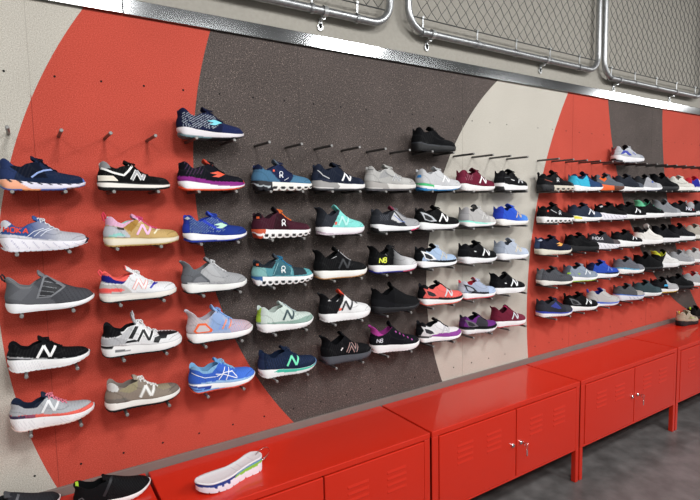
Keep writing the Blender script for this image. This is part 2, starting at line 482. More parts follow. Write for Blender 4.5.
def build_sole(root, sp, p, L, wid):
    if sp.get('pods') or len(sp.get('mp', [])):
        s = np.linspace(0, 1, 110); u = .55 * s + .45 * (1 - np.cos(np.pi * s)) / 2
    else: u = stations()
    lat, med, cen = plan(u, wid)
    zb = tab(p['zb'], u); zs = tab(p['zs'], u)
    nout = .016 if sp.get('out') else 0.0
    zlo = zb + nout * .7
    pods = sp.get('pods', 0)
    zones = list(sp.get('mp', []))
    if pods:
        w = np.abs(np.sin(np.pi * np.clip((u - .02) / .98, 0, 1) * pods))
        zlo = zlo + .03 * (1 - w) ** 2
        for k in range(pods):
            uc = .02 + .98 * (k + .5) / pods
            if uc < sp.get('pod0', .12): continue
            hw = .30 / pods
            zones.append(('P', [(uc - hw, .36), (uc - hw * .7, .2), (uc + hw * .7, .2), (uc + hw, .36), (uc + hw * .75, .5), (uc - hw * .75, .5)], sp.get('podc', '#17181c')))
    fl = p['flare']
    prof = lambda v: .93 + fl * math.sin(math.pi * min(1, .10 + v * .85)) ** .8 - .035 * max(0, 1 - v / .25)
    ep = lambda v: ((.042 if p['zb'][0][1] > .03 else .022) * (1 - v) ** 2 + .016 * max(0, v - .6), -.014 * (1 - v) - .02 * max(0, v - .6))
    ring_solid('midsole', root, M['foam'], u, lat, med, cen, zlo, zs, prof, 12, sp['ms'], zones, L, endp=ep)
    if sp.get('out'):
        lug = sp.get('lug', 16)
        sq = (np.mod(u * lug, 1) < .25) * .006 if lug else 0
        ring_solid('outsole', root, M['rubber'], u, lat * .965, med * .965, cen, zb + sq, zb + .017, lambda v: .97 + .03 * v, 3, sp['out'], sp.get('op', []), L, .012, .985)
    # footbed seen through the collar
    k = (u > .03) & (u < .66)
    uu = u[k]; a = lat[k] * .84; b = med[k] * .84; z = zs[k] + .012
    vs = []; fs = []
    for i in range(len(uu)):
        vs += [(uu[i] * L, -a[i] * L, z[i] * L), (uu[i] * L, b[i] * L, z[i] * L)]
        if i: fs.append((2 * i - 2, 2 * i, 2 * i + 1, 2 * i - 1))
    mesh_obj('insole', vs, fs, lining_mat(sp.get('ins', sp.get('lin', '#1a1a1c'))), root)

def build_tongue(root, sp, p, L, bvh, wid):
    ut = p['ut']; tu, tv = sp.get('tong', p['tongue'])
    Ht = tab(p['H'], np.array([ut, ut + .06, ut + .14]))
    pts = [(ut + .14, Ht[2] - .006), (ut + .06, Ht[1] - .004), (ut + .005, Ht[0] + .002), ((ut + tu) / 2 + .0, (Ht[0] + tv) / 2 + .006), (tu, tv), (tu - .012, tv - .006)]
    t = np.linspace(0, 1, len(pts)); tt = np.linspace(0, 1, 15)
    px = pchip(t, [q[0] for q in pts], tt); pz = pchip(t, [q[1] for q in pts], tt)
    hw = np.interp(tt, [0, .5, .85, 1], [.055, .082, .085, .07]) * wid
    sag = np.interp(tt, [0, .4, .8, 1], [.012, .035, .045, .04])
    vs = []; fs = []; nw = 9
    for i in range(15):
        for j in range(nw):
            s = -1 + 2 * j / (nw - 1)
            vs.append((px[i] * L, s * hw[i] * L, (pz[i] - sag[i] * s * s) * L))
    for i in range(14):
        for j in range(nw - 1):
            a = i * nw + j
            fs.append((a, a + 1, a + nw + 1, a + nw))
    c = np.tile(np.array(dye(sp.get('tongue', sp['up']))), (len(vs), 1))
    if sp.get('tonguetip'):
        for i in range(11, 15): c[i * nw:(i + 1) * nw] = lin(sp['tonguetip'])
    o = mesh_obj('tongue', vs, fs, M['knit'], root, colors=c)
    s = o.modifiers.new('padding', 'SOLIDIFY'); s.thickness = .028 * L; s.offset = -1
    return o

def build_laces(root, sp, p, L, bvh, wid):
    rng = p['lace']
    if not rng or not sp.get('lace'): return
    mb = MB(); n = sp.get('nl', 5)
    hw = .062 * wid
    r = sp.get('lr', .0098) * L
    def top(u, y):
        h = bvh.ray_cast(Vector((u * L, y * L, L)), Vector((0, 0, -1)))
        return h[0] + Vector((0, 0, r * .9)) if h[0] else None
    for k in range(n):
        u = rng[0] + (rng[1] - rng[0]) * k / (n - 1)
        du = .035 if k % 1 == 0 else 0
        for sgn in ((1,) if k in (0,) else (1, -1)):
            pts = []
            for s in np.linspace(-1, 1, 9):
                q = top(u + sgn * du * s * .6, s * hw)
                if q: pts.append(q)
            if len(pts) > 3: mb.tube(pts, r, 5)
    if sp.get('bow', True):
        tu = p['ut']; q = top(tu + .05, 0)
        if q:
            b = q + Vector((0, 0, r * .8))
            for sg in (-1, 1):
                e = Vector((.035 * L, sg * .075 * L, -.030 * L))
                loop = [b + e * t + Vector((.016 * L * math.sin(math.pi * t) * w, 0, .012 * L * math.sin(math.pi * t))) for t, w in
                        [(0, 1), (.25, 1), (.5, 1), (.75, 1), (1, 1), (.9, -1), (.6, -1), (.3, -1), (0, -1)]]
                mb.tube(loop, r * .7, 5)
                mb.tube([b, b + Vector((-.015 * L, sg * .045 * L, -.006 * L)), b + Vector((-.005 * L, sg * .085 * L, -.05 * L))], r * .7, 5)
            mb.tube([b + Vector((0, -.012 * L, 0)), b + Vector((0, .012 * L, 0))], r * 1.3, 6)
    if mb.v:
        mesh_obj('laces', mb.v, mb.f, M['cord'], root, colors=np.tile(np.array(dye(sp['lace'])), (len(mb.v), 1)))

# ---- raised marks: strokes and filled shapes laid on the outer wall of the shoe
GLYPH = {
 'N': [[(0, 0), (0, 1)], [(0, 1), (.8, 0)], [(.8, 0), (.8, 1)]],
 'B': [[(0, 0), (0, 1), (.55, 1), (.6, .75), (.5, .52), (0, .52)], [(.5, .52), (.68, .25), (.58, 0), (0, 0)]],
 'H': [[(0, 0), (0, 1)], [(0, .5), (.7, .5)], [(.7, 0), (.7, 1)]],
 'O': [[(.15, 0), (0, .2), (0, .8), (.15, 1), (.6, 1), (.75, .8), (.75, .2), (.6, 0), (.15, 0)]],
 'K': [[(0, 0), (0, 1)], [(.7, 1), (.05, .5), (.7, 0)]],
 'A': [[(0, 0), (.4, 1), (.8, 0)], [(.15, .35), (.65, .35)]],
}
def glyph(text, u, v, h, slant=.25, wscale=1.0, gap=.3, rise=0.0):
    out = []; x = 0; total = 0
    for ch in text: total += .78 * h * wscale + gap * h
    total -= gap * h
    for ch in text:
        for st in GLYPH[ch]:
            pts = []
            for a, b in st:
                px = x + a * h * wscale - total / 2; pz = (b - .5) * h
                pts.append((u + px + slant * pz, v + pz + rise * px))
            out.append(pts)
        x += .78 * h * wscale + gap * h
    return out

class Marks:
    def __init__(self, bvh, L): self.v = []; self.f = []; self.c = []; self.b = bvh; self.L = L
    def proj(self, u, v, off):
        h = self.b.ray_cast(Vector((u * self.L, -self.L, v * self.L)), Vector((0, 1, 0)))
        if h[0] is None: return None
        n = h[1]
        if n.y > 0: n = -n
        return h[0] + n * off
    def poly(self, pts2, faces, col, off):
        idx = []
        for a, b in pts2:
            q = self.proj(a, b, off)
            if q is None: idx.append(-1)
            else:
                idx.append(len(self.v)); self.v.append(tuple(q)); self.c.append(lin(col))
        for f in faces:
            g = [idx[k] for k in f]
            if -1 in g: continue
            P = [Vector(self.v[k]) for k in g]
            if max((P[i] - P[i - 1]).length for i in range(len(P))) > .03: continue
            self.f.append(tuple(g))
    def stroke(self, pts, w, col, off=.0012):
        P = []
        for (x1, y1), (x2, y2) in zip(pts[:-1], pts[1:]):
            n = max(1, int(math.hypot(x2 - x1, y2 - y1) / .012))
            P += [(x1 + (x2 - x1) * k / n, y1 + (y2 - y1) * k / n) for k in range(n)]
        P.append(pts[-1])
        vs = []; fs = []
        for i, (x, y) in enumerate(P):
            a = P[max(0, i - 1)]; b = P[min(len(P) - 1, i + 1)]
            dx, dy = b[0] - a[0], b[1] - a[1]; l = math.hypot(dx, dy) or 1
            nx, ny = -dy / l * w / 2, dx / l * w / 2
            vs += [(x + nx, y + ny), (x, y), (x - nx, y - ny)]
            if i:
                k = 3 * i
                fs += [(k - 3, k, k + 1, k - 2), (k - 2, k + 1, k + 2, k - 1)]
        self.poly(vs, fs, col, off)
    def fill(self, poly, col, off=.0014):
        pts = [Vector(q) for q in poly]
        dense = []
        for i in range(len(pts)):
            a, b = pts[i], pts[(i + 1) % len(pts)]
            n = max(1, int((b - a).length / .006))
            dense += [a + (b - a) * k / n for k in range(n)]
        x0 = min(q.x for q in dense); x1 = max(q.x for q in dense); y0 = min(q.y for q in dense); y1 = max(q.y for q in dense)
        gx, gy = np.meshgrid(np.arange(x0 + .003, x1, .006), np.arange(y0 + .003, y1, .006))
        ins = inpoly(gx, gy, [tuple(q) for q in poly])
        extra = [Vector((a, b)) for a, b in zip(gx[ins], gy[ins])]
        nb = len(dense)
        r = delaunay_2d_cdt(dense + extra, [], [list(range(nb))], 1, 1e-6)
        self.poly([tuple(q) for q in r[0]], r[2], col, off)
    def build(self, name, root):
        if self.v: mesh_obj(name, self.v, self.f, M['print'], root, colors=np.array(self.c))

KIND = {'N': 'letter_emblem', 'TX': 'lettering', 'CH': 'chevron', 'ON': 'emblem', 'S': 'stripe', 'F': 'patch'}
def build_marks(root, sp, L, bvh):
    for e in sp.get('em', []):
        em = Marks(bvh, L)
        k = e[0]
        if k == 'N':          # letter N; optional outline colour behind it
            _, u, v, h, col = e[:5]; w = h * .21
            if len(e) > 5:
                for st in glyph('N', u, v, h, .55, 1.22): em.stroke(st, w * 1.7, e[5], .0010)
            for st in glyph('N', u, v, h, .55, 1.22): em.stroke(st, w, col, .0018)
        elif k == 'TX':       # text,u,v,h,col
            _, txt, u, v, h, col = e[:6]
            for st in glyph(txt, u, v, h, .15, 1.05, .28, e[6] if len(e) > 6 else 0): em.stroke(st, h * .24, col, .0016)
        elif k == 'CH':       # arrow-like chevron of the racing shoes
            _, u, v, s, col = e
            em.fill([(u - 1.0 * s, v + .18 * s), (u + .1 * s, v + .42 * s), (u + 1.15 * s, v + .02 * s), (u + .1 * s, v - .40 * s), (u - .75 * s, v - .30 * s), (u - .05 * s, v - .02 * s)], col)
        elif k == 'ON':       # round mark with a bar, over a stroke
            _, u, v, s, col = e; s *= .85
            em.stroke([(u + s * .5 * math.cos(a), v + .45 * s + s * .5 * math.sin(a)) for a in np.linspace(0, 2 * math.pi, 13)], s * .22, col)
            em.stroke([(u - s * .55, v + .0 * s), (u - s * .45, v - .9 * s)], s * .26, col)
            em.stroke([(u + s * .2, v - .1 * s), (u + s * .45, v - .9 * s)], s * .26, col)
            em.stroke([(u - s * .5, v - .3 * s), (u + s * .3, v - .35 * s)], s * .3, col)
        elif k == 'S': em.stroke(e[1], e[2], e[3], e[4] if len(e) > 4 else .0012)
        elif k == 'F': em.fill(e[1], e[2], e[3] if len(e) > 3 else .0014)
        em.build(KIND.get(k, 'emblem'), root)
    for e in sp.get('ov', []):
        ov = Marks(bvh, L)
        if e[0] == 'S': ov.stroke(e[1], e[2], e[3], e[4] if len(e) > 4 else .0012)
        else: ov.fill(e[1], e[2], (e[3] if len(e) > 3 else .0008) + .0010)
        ov.build('overlay', root)

def build_tab(root, sp, p, L):
    mb = MB()
    z = p['C'][1][1] * L; hx = p['heel'][-1][1] * L
    k = sp.get('tabs', 1.0)
    mb.tube([(hx + .03 * L, 0, z - .05 * L), (hx - .005 * L, 0, z - .02 * L * k), (hx - .02 * L, 0, z + .025 * L * k), (hx - .005 * L, 0, z + .045 * L * k), (hx + .015 * L, 0, z + .02 * L * k), (hx + .025 * L, 0, z - .02 * L)], .011 * L, 6)
    vs = [(x, y * 2.0, zz) for x, y, zz in mb.v]
    mesh_obj('pull_tab', vs, mb.f, M['cord'], root, colors=np.tile(np.array(lin(sp['tab'])), (len(vs), 1)))

def make_shoe(sp, name, xc, L, base_z, yc=-.085, rz=0.0):
    p = STY[sp['st']]
    wid = sp.get('wid', 1.0)
    root = empty(name, (xc, yc, base_z), rz)
    hold = root
    o, bvh = build_upper(hold, sp, p, L, wid)
    build_sole(hold, sp, p, L, wid)
    build_tongue(hold, sp, p, L, bvh, wid)
    build_laces(hold, sp, p, L, bvh, wid)
    build_marks(hold, sp, L, bvh)
    if sp.get('tab'): build_tab(hold, sp, p, L)
    # put the base point under the middle of the sole
    for ch in root.children:
        ch.data.transform(Matrix.Translation((-L / 2, 0, 0)))
    return root
# ------------------------------------------------------------------- shoes
# (row, column): spec.  Rows 1-5 stand on pairs of pegs; row 0 is the peg row above them.
BK = '#17181b'; WH = '#eceaea'; OFF = '#e2ddd6'
ASICS = lambda c: [('S', [(.40, .15), (.46, .22), (.50, .31)], .011, c), ('S', [(.50, .135), (.54, .21), (.56, .29)], .011, c), ('S', [(.36, .235), (.48, .215), (.60, .16), (.66, .135)], .011, c), ('S', [(.37, .20), (.50, .24), (.60, .235), (.66, .15)], .011, c)]
BARS = lambda c, u=.46: [('S', [(u + d, .17), (u + .07 + d, .29)], .02, c) for d in (0, .055, .11)]
STABIL = lambda base, win, u=.0: [('F', [(.06, .33), (.16, .30), (.30, .24), (.40, .15), (.28, .145), (.13, .18)], base), ('F', [(.11, .285), (.19, .262), (.28, .215), (.32, .17), (.24, .165), (.14, .20)], win, .0015)]

D = {}
D[1, 1] = dict(st='runner', short='navy running shoe with peach heel foam', up='#1d2b49', ms='#e4e0ef', out='#5568a8', lin='#1c2742', lace='#171f35', tongue='#1a2540',
    paint=[('H', .22, .5, '#2b3a63'), ('P', [(.13, .30), (.3, .16), (.55, .16), (.45, .36), (.36, .36)], '#151c30'), ('T', .965, 0, '#5b7cc8'), ('C', .4, .62, .05, '#141b2e')],
    mp=[('P', [(-.1, 0), (.36, 0), (.19, 1), (-.1, 1)], '#f2ab88')] + [('S', [(.10 + .11 * k, 1.0), (.14 + .11 * k, .78)], .012, '#161d33') for k in range(8)], op=[('P', [(.25, -1), (.45, -1), (.45, 2), (.25, 2)], '#e0925f'), ('P', [(.75, -1), (.9, -1), (.9, 2), (.75, 2)], '#7a5a58')],
    em=[('S', [(.36, .165), (.43, .225), (.50, .255), (.60, .27)], .022, '#8fa6dc')])
D[1, 2] = dict(st='classic', name='sneaker', short='black suede sneaker with outlined grey N', up='#141516', ms='#eeeae2', out='#131314', lin='#d8d6d2', lace='#17181a', tongue='#151617',
    paint=[('P', [(-.1, .31), (.17, .30), (.12, .5), (-.1, .5)], '#8b8c8e'), ('T', .8, -.6, '#1f2022')], mp=[('B', [(0, .3)], '#16171a'), ('A', [(0, .82), (1, .82)], '#1a1a1c')],
    ov=[('F', [(.02, .13), (.02, .205), (.2, .20), (.25, .15), (.26, .13)], '#e6e0d2')],
    em=[('N', .54, .215, .135, '#a9abae', '#efeeea'), ('S', [(.06, .305), (.20, .245), (.34, .21), (.40, .27), (.47, .355)], .028, '#f0eeea'), ('TX', 'NB', .14, .168, .045, '#4a463f')])
D[1, 3] = dict(st='runner', short='black running shoe with orange chevron and purple stripe', up='#191a24', ms='#f1f0f2', out='#e8552f', lin='#16161d', lace='#1b1b22', tongue='#c84a38',
    paint=[('B', [(0, .20), (.15, .19), (.3, .165), (.5, .13), (1, .12)], '#8c2f86'), ('T', .965, 0, '#e25240'), ('R', .08, .34, .22, .4, .05, .012, -.6, '#4a3350')],
    mp=[('A', [(0, .94), (.45, .86), (.6, .7), (1, .62)], '#8c2f86'), ('B', [(0, .12), (.3, .1)], '#e8552f')], em=[('CH', .53, .225, .105, '#ee5b3e')])
D[1, 4] = dict(st='cloud', short='navy and teal shoe on white pod sole', up='#1f2a4e', ms='#edebe4', pods=8, podc='#1b1c22', pod0=.3, lin='#20294a', lace='#222c50', tongue='#56616e',
    paint=[('H', .30, -1.0, '#4a7391'), ('T', .58, .8, '#4d7a98'), ('P', [(-.1, .31), (.14, .31), (.1, .5), (-.1, .5)], '#1e2746')], mp=[('P', [(-.1, -1), (.31, -1), (.27, 2), (-.1, 2)], '#20222b'), ('P', [(0, .45), (.25, .3), (.26, .45), (0, .6)], '#b9c2c6')],
    em=[('ON', .43, .235, .06, '#dfe3ea'), ('F', [(.30, .28), (.33, .28), (.33, .31), (.30, .31)], '#e55c3b'), ('S', [(.47, .15), (.54, .19)], .008, '#cfd4dd')])
D[1, 5] = dict(st='dad', name='sneaker', short='navy sneaker with white N and silver heel', up='#1f2739', ms='#e9e7e4', lin='#1c2230', lace='#1d2433', tongue='#1c2334', out='#2a2a2e',
    paint=[('H', .07, .3, '#2b3245'), ('T', .83, -.7, '#262e42'), ('B', [(0, .195), (.2, .185), (.4, .13), (1, .1)], '#2d3446')], mp=[('P', [(-.1, .35), (.42, .2), (.45, .5), (.3, 2), (-.1, 2)], '#9a9896'), ('B', [(0, .16), (1, .16)], '#55555a')],
    em=[('N', .58, .22, .13, '#eceef2'), ('S', [(.07, .32), (.14, .24), (.26, .19)], .014, '#c2c4c8')])
D[1, 6] = dict(st='dad', name='sneaker', short='pale grey suede sneaker with grey sole', up='#b5b4b1', ms='#dad7d2', lin='#9c9b99', lace='#c4c3c0', tongue='#b0afac', out='#56555a',
    paint=[('H', .12, -.3, '#c1c0bd'), ('P', [(.22, .2), (.42, .24), (.36, .37), (.26, .29)], '#a2a2a2'), ('T', .80, -.6, '#a6a5a3'), ('P', [(.66, .15), (.85, .15), (.8, .23), (.68, .25)], '#bdbcb9')], mp=[('P', [(-.1, .3), (.42, .2), (.40, .6), (.3, 2), (-.1, 2)], '#a9a5a1'), ('B', [(0, .14), (1, .14)], '#57565a')],
    em=[('N', .56, .215, .11, '#a2a3a5', '#d6d6d4'), ('S', [(.35, .31), (.45, .25), (.64, .2)], .012, '#77787b'), ('S', [(.04, .36), (.12, .355)], .014, '#6d6e72')])
D[1, 7] = dict(st='runner', short='light grey running shoe with green heel band', up='#c8c9cb', ms='#eceef0', lin='#babcbf', lace='#d6d7d8', tongue='#c2c4c6', out='#2f7fb8',
    paint=[('H', .09, .0, '#b9bbbe'), ('R', .5, .95, .1, .4, .035, .01, .3, '#bfc0c3')], mp=[('P', [(-.1, .72), (.32, .55), (.32, .95), (-.1, 1.2)], '#35b26a'), ('B', [(0, .3), (.45, .12), (1, .1)], '#2f86bd')],
    em=[('N', .58, .215, .12, '#f4f4f4'), ('F', [(.01, .24), (.06, .24), (.06, .29), (.02, .29)], '#2f7fc4')])
D[1, 8] = dict(st='runner', short='burgundy running shoe with white N, white sole', up='#6a1f33', ms='#eae8e6', lin='#571829', lace='#6d2236', tongue='#5c1a2c', out='#d6d2d0', paint=[('H', .10, 0, '#7a2b40'), ('R', .1, .3, .2, .32, .05, .014, .4, '#a06a78')], em=[('N', .56, .215, .14, '#f2eeee')])
D[1, 9] = dict(st='dad', short='black mesh running shoe with silver N', up='#17181b', ms='#eceaea', lin='#131316', lace='#1a1b1e', tongue='#151619', out='#232326', mp=[('P', [(-.1, -1), (.2, -1), (.1, .5), (-.1, .5)], '#2a2a2d')],
    paint=[('H', .08, .2, '#222326')], em=[('N', .62, .22, .12, '#c6c8ca'), ('S', [(.12, .27), (.3, .28)], .01, '#55585c'), ('S', [(.33, .235), (.43, .21)], .014, '#dfe0e2')])

D[2, 1] = dict(st='max', short='blue to grey shoe with red heel lettering', up='#b9bac2', ms='#eceaf1', lin='#34508a', lace='#dfe3ea', tongue='#3d5c98', out='#dcdbe2',
    paint=[('G', .66, .30, '#2f4d8a'), ('P', [(-.1, .18), (.3, .18), (.2, .5), (-.1, .5)], '#33528f'), ('B', [(0, .235), (.12, .225), (.26, .20), (.4, .16), (1, .1)], '#d9d9e2'), ('H', .02, 1.2, '#dfe2ea'), ('T', .97, 0, '#1a1d26')],
    mp=[('R', .05, .95, .15, .82, .11, .012, .12, '#b9b6cc'), ('P', [(.9, -1), (1.1, -1), (1.1, 2), (.975, 1)], '#1f222b')],
    em=[('TX', 'HOKA', .185, .275, .06, '#e2452c', -.12)] + [('S', [(.30 + .07 * k, .19), (.37 + .07 * k, .25), (.48 + .07 * k, .285)], .008, '#dfe3ee') for k in range(3)])
D[2, 2] = dict(st='classic', name='sneaker', short='tan sneaker with pink N and mint collar', up='#c6a66e', ms='#e9dfcb', lin='#9edcd0', lace='#e0578a', tongue='#dba0c0', out='#b8995f', tab='#d83f5a', nl=5, tabs=1.6,
    paint=[('A', [(0, .30), (.16, .27), (.25, .25), (.3, .26), (.42, .3), (1, .6)], '#e4b3cf'), ('P', [(-.1, .12), (.33, .12), (.30, .17), (.24, .245), (.10, .275), (-.1, .29)], '#c0c3c9'), ('P', [(.03, .14), (.27, .14), (.2, .185), (.08, .165)], '#95d3cb'), ('P', [(.24, .25), (.34, .19), (.46, .33), (.40, .36)], '#a9803f'), ('T', .80, -.4, '#c2a267')],
    mp=[('A', [(0, .85), (1, .85)], '#d8cba8'), ('B', [(0, .1), (1, .1)], '#c9ae78')], em=[('N', .51, .215, .135, '#f1bfe0'), ('S', [(.62, .155), (.67, .20), (.78, .225)], .02, '#ece4c6'), ('F', [(.16, .262), (.25, .245), (.25, .215), (.17, .232)], '#3a3128')])
D[2, 3] = dict(st='runner', short='royal blue running shoe with pale green chevron', up='#22388a', ms='#f1f1f3', lin='#2a40b0', lace='#2c46a8', tongue='#3a52c0', out='#26399a',
    paint=[('R', .08, .60, .14, .36, .045, .012, -1.3, '#7d94a8'), ('H', .07, 0, '#2c3fa8'), ('T', .72, -.5, '#243a86'), ('P', [(.22, .33), (.5, .16), (.54, .17), (.28, .34)], '#3347c4')], mp=[('B', [(0, .14), (1, .12)], '#2a3c96')], em=[('CH', .53, .23, .10, '#bfe6cf'), ('F', [(.03, .35), (.06, .38), (.09, .35), (.06, .33)], '#c9d4e0')])
D[2, 4] = dict(st='cloud', short='maroon shoe with orange laces on pod sole', up='#4a1f2e', ms='#f3f0ee', pods=9, pod0=.16, podc='#241a1e', lin='#2b1a22', lace='#ee7a3c', tongue='#33202a', tonguetip='#16161a',
    paint=[('P', [(.30, .13), (.55, .13), (.50, .36), (.36, .36)], '#3a1924'), ('P', [(-.1, .31), (.12, .31), (.1, .5), (-.1, .5)], '#231820'), ('T', .9, 0, '#5a2a38')], mp=[('P', [(-.1, .55), (.17, .5), (.19, 2), (-.1, 2)], '#c4502e'), ('P', [(-.1, -1), (.18, -1), (.12, .25), (-.1, .3)], '#b8452a')],
    em=[('ON', .47, .225, .062, '#f0eef0'), ('F', [(.06, .30), (.09, .30), (.09, .33), (.06, .33)], '#ee6a3a')])
D[2, 5] = dict(st='knit', short='mint slip-in running shoe with charcoal heel', up='#87dcd4', ms='#efeef0', lin='#2c2f36', lace=None, tongue='#7fd6ce', out='#d9cfd6',
    paint=[('H', .34, .65, '#33373f'), ('H', .10, .5, '#2a2d34')], mp=[('B', [(0, .3), (.3, .12), (1, .05)], '#c9b4c4')], em=[('N', .48, .235, .15, '#b9ece6'), ('F', [(.295, .17), (.34, .175), (.345, .225), (.30, .22)], '#ea5a48')])
D[2, 6] = dict(st='runner', short='black and grey shoe with pink sole spot', up='#a3a3a6', ms='#eeeef0', lin='#2b2c31', lace='#77787c', tongue='#8a3a52', out='#28292c',
    paint=[('H', .52, -.75, '#33353b'), ('P', [(.34, .22), (.5, .15), (.56, .16), (.42, .34)], '#d4d4d6'), ('R', .12, .3, .2, .3, .04, .01, .8, '#60636b'), ('T', .93, 0, '#8f8f93')], op=[('P', [(.72, -1), (.9, -1), (.9, 2), (.72, 2)], '#e8386f')], mp=[('P', [(-.1, -1), (.2, -1), (.08, .4), (-.1, .45)], '#2a2a2e'), ('P', [(.74, -1), (.92, -1), (.9, .25), (.75, .2)], '#e8386f')], em=[('S', [(.4, .29), (.52, .18), (.60, .16)], .012, '#5b74b8')])
D[2, 7] = dict(st='runner', short='black running shoe with white N and silver hoop', up='#17181a', ms='#efefef', lin='#141416', lace='#1c1d1f', tongue='#151618', out='#cfcfd0', ov=STABIL('#c3c6cb', '#1b1c1f'), em=[('N', .56, .215, .15, '#f3f3f3')])
D[2, 8] = dict(st='runner', short='grey running shoe with mint sole line', up='#b7b5b4', ms='#efeeec', lin='#47484c', lace='#c4c2c0', tongue='#aeadac', out='#3d3d42', tonguetip='#3c3e44', paint=[('H', .11, 0, '#a3a2a4'), ('T', .7, .2, '#c9c6c3')], mp=[('P', [(-.1, .75), (.55, .62), (.8, .9), (.5, .95), (-.1, 1.1)], '#8adccb')], em=[('N', .56, .215, .12, '#c9c8c6')])
D[2, 9] = dict(st='runner', short='bright blue running shoe with tan N', up='#2f55c8', ms='#eeece8', lin='#23306a', lace='#3558c4', tongue='#2b48b0', out='#d8d4cc', paint=[('G', .45, .85, '#5b97e6'), ('H', .12, .2, '#2a3fae')], em=[('N', .58, .215, .12, '#c3b09a')])

D[3, 1] = dict(st='slip', name='slip_on_shoe', short='charcoal slip-on shoe with crossed elastic panel', up='#4b4c51', ms='#f1f1f3', lin='#7d7f83', lace=None, tongue='#77797d', tab='#2b2c30',
    paint=[('H', .40, -.9, '#5f6166'), ('P', [(.04, .20), (.22, .33), (.30, .28), (.18, .15)], '#696b70'), ('R', .6, 1.0, .1, .36, .05, .008, .5, '#3f4045'), ('A', [(0, .395), (.1, .37), (.18, .30), (.27, .29), (.36, .4), (1, .6)], '#77797d')],
    ov=[('F', [(.33, .16), (.49, .16), (.66, .275), (.47, .44), (.42, .42)], '#7b7d82'), ('F', [(.36, .175), (.475, .175), (.62, .27), (.47, .405), (.435, .40)], '#26272b', .0012)],
    em=[('S', [(.345 + .028 * k + (.0), .20 + .055 * k), (.50 + .028 * k, .175 + .045 * k)], .010, '#85878c', .0022) for k in range(5)] + [('S', [(.36 + .028 * k, .235 + .045 * k), (.49 + .03 * k, .16 + .05 * k), ], .008, '#6b6d72', .002) for k in range(4)])
D[3, 2] = dict(st='classic', name='sneaker', short='white sneaker with coral outlined N, coral collar', up='#e7e8ea', ms='#ebe7df', lin='#f2685f', lace='#eef0f0', tongue='#e6e6e8', tonguetip='#ee6a62', out='#24252a', tab='#ee5a60', tong=(.33, .47),
    paint=[('A', [(0, .295), (.18, .25), (.28, .235), (.34, .30), (.4, .36), (1, .7)], '#20257a'), ('A', [(0, .375), (.1, .36), (.2, .29), (.3, .27), (.4, .37), (1, .7)], '#ef655e'), ('P', [(-.1, .12), (.38, .12), (.36, .16), (.28, .225), (.14, .24), (-.1, .27)], '#bdb9b6'), ('P', [(-.1, .15), (.26, .14), (.30, .155), (.24, .185), (.1, .195), (-.1, .195)], '#f0605a'), ('P', [(.38, .25), (.42, .25), (.40, .36), (.37, .36)], '#e8e9eb')],
    mp=[('A', [(0, .7), (.2, .65), (.5, .75), (1, 1.2)], '#dcd8d2')], em=[('N', .50, .215, .125, '#f4eeee', '#efa09b'), ('S', [(.61, .15), (.66, .195), (.80, .225)], .022, '#2a2fa8')])
D[3, 3] = dict(st='boost', short='grey knit shoe with dark grey heel cage', up='#a9aaac', ms='#efefec', lin='#85878a', lace='#dedfe0', tongue='#8a8c90', out='#1f2023',
    paint=[('H', .24, .5, '#6a6d72'), ('R', .45, 1, .1, .5, .03, .008, .8, '#97989b'), ('P', [(.27, .24), (.45, .15), (.6, .15), (.44, .40), (.37, .38)], '#b5b6b8')],
    ov=[('F', [(.09, .17), (.38, .145), (.37, .18), (.24, .30), (.16, .27)], '#595c61'), ('F', [(.13, .18), (.33, .158), (.33, .18), (.25, .25), (.18, .235)], '#777a7f', .0014)], em=[('S', [(.06, .165), (.2, .155), (.36, .14)], .014, '#e4e4e4')])
D[3, 4] = dict(st='cloud', short='teal shoe with black toe on white pod sole', up='#5c9aa4', ms='#f2f1f0', pods=10, pod0=.12, podc='#1c2226', lin='#2b333b', lace='#2f7fa8', tongue='#3e4650', 
    paint=[('H', .20, -.2, '#86b9b8'), ('P', [(.30, .14), (.58, .14), (.60, .24), (.47, .38), (.38, .38)], '#3f6b78'), ('P', [(.64, .13), (.88, .13), (.86, .24), (.62, .30)], '#2f3a42'), ('P', [(-.1, .32), (.3, .25), (.38, .36), (.1, .5), (-.1, .5)], '#2a3038'), ('T', .86, -.3, '#63aab0')], mp=[('P', [(-.1, .6), (.15, .55), (.15, 2), (-.1, 2)], '#2a5c92')],
    em=[('ON', .475, .225, .065, '#eaf2f2'), ('F', [(.07, .31), (.1, .31), (.1, .34), (.07, .34)], '#ee6a3a'), ('S', [(.32, .15), (.40, .33)], .008, '#8fc2c6'), ('S', [(.58, .15), (.62, .26)], .008, '#7fb6bc')])
D[3, 5] = dict(st='knit', short='black knit running shoe with white gum sole', up='#17181a', ms='#f2f0ea', lin='#131415', lace='#c9cacc', tongue='#1b1c1e', out='#b98a58', nl=6, bow=False, lr=.006, paint=[('R', .4, 1, .1, .5, .04, .01, .6, '#202124')], em=[('N', .50, .235, .15, '#303236'), ('S', [(.16, .345), (.26, .33), (.36, .36)], .01, '#a9aaac')])
D[3, 6] = dict(st='knit', short='black fading to grey shoe with yellow heel letters', up='#d2d2d4', ms='#f0eef0', lin='#141416', lace='#2a2b2e', tongue='#26272a', out='#2b2f8c', tong=(.36, .44), paint=[('G', .75, .42, '#18191b'), ('P', [(-.1, .1), (.42, .1), (.5, .5), (-.1, .6)], '#161719'), ('T', .965, 0, '#e09090')], op=[('T', .6, 0, '#d05070')], mp=[('B', [(0, .12), (1, .12)], '#3a3f9c')],
    em=[('TX', 'NB', .22, .225, .08, '#e3ea58'), ('S', [(.12, .44), (.30, .30)], .01, '#77787a')])
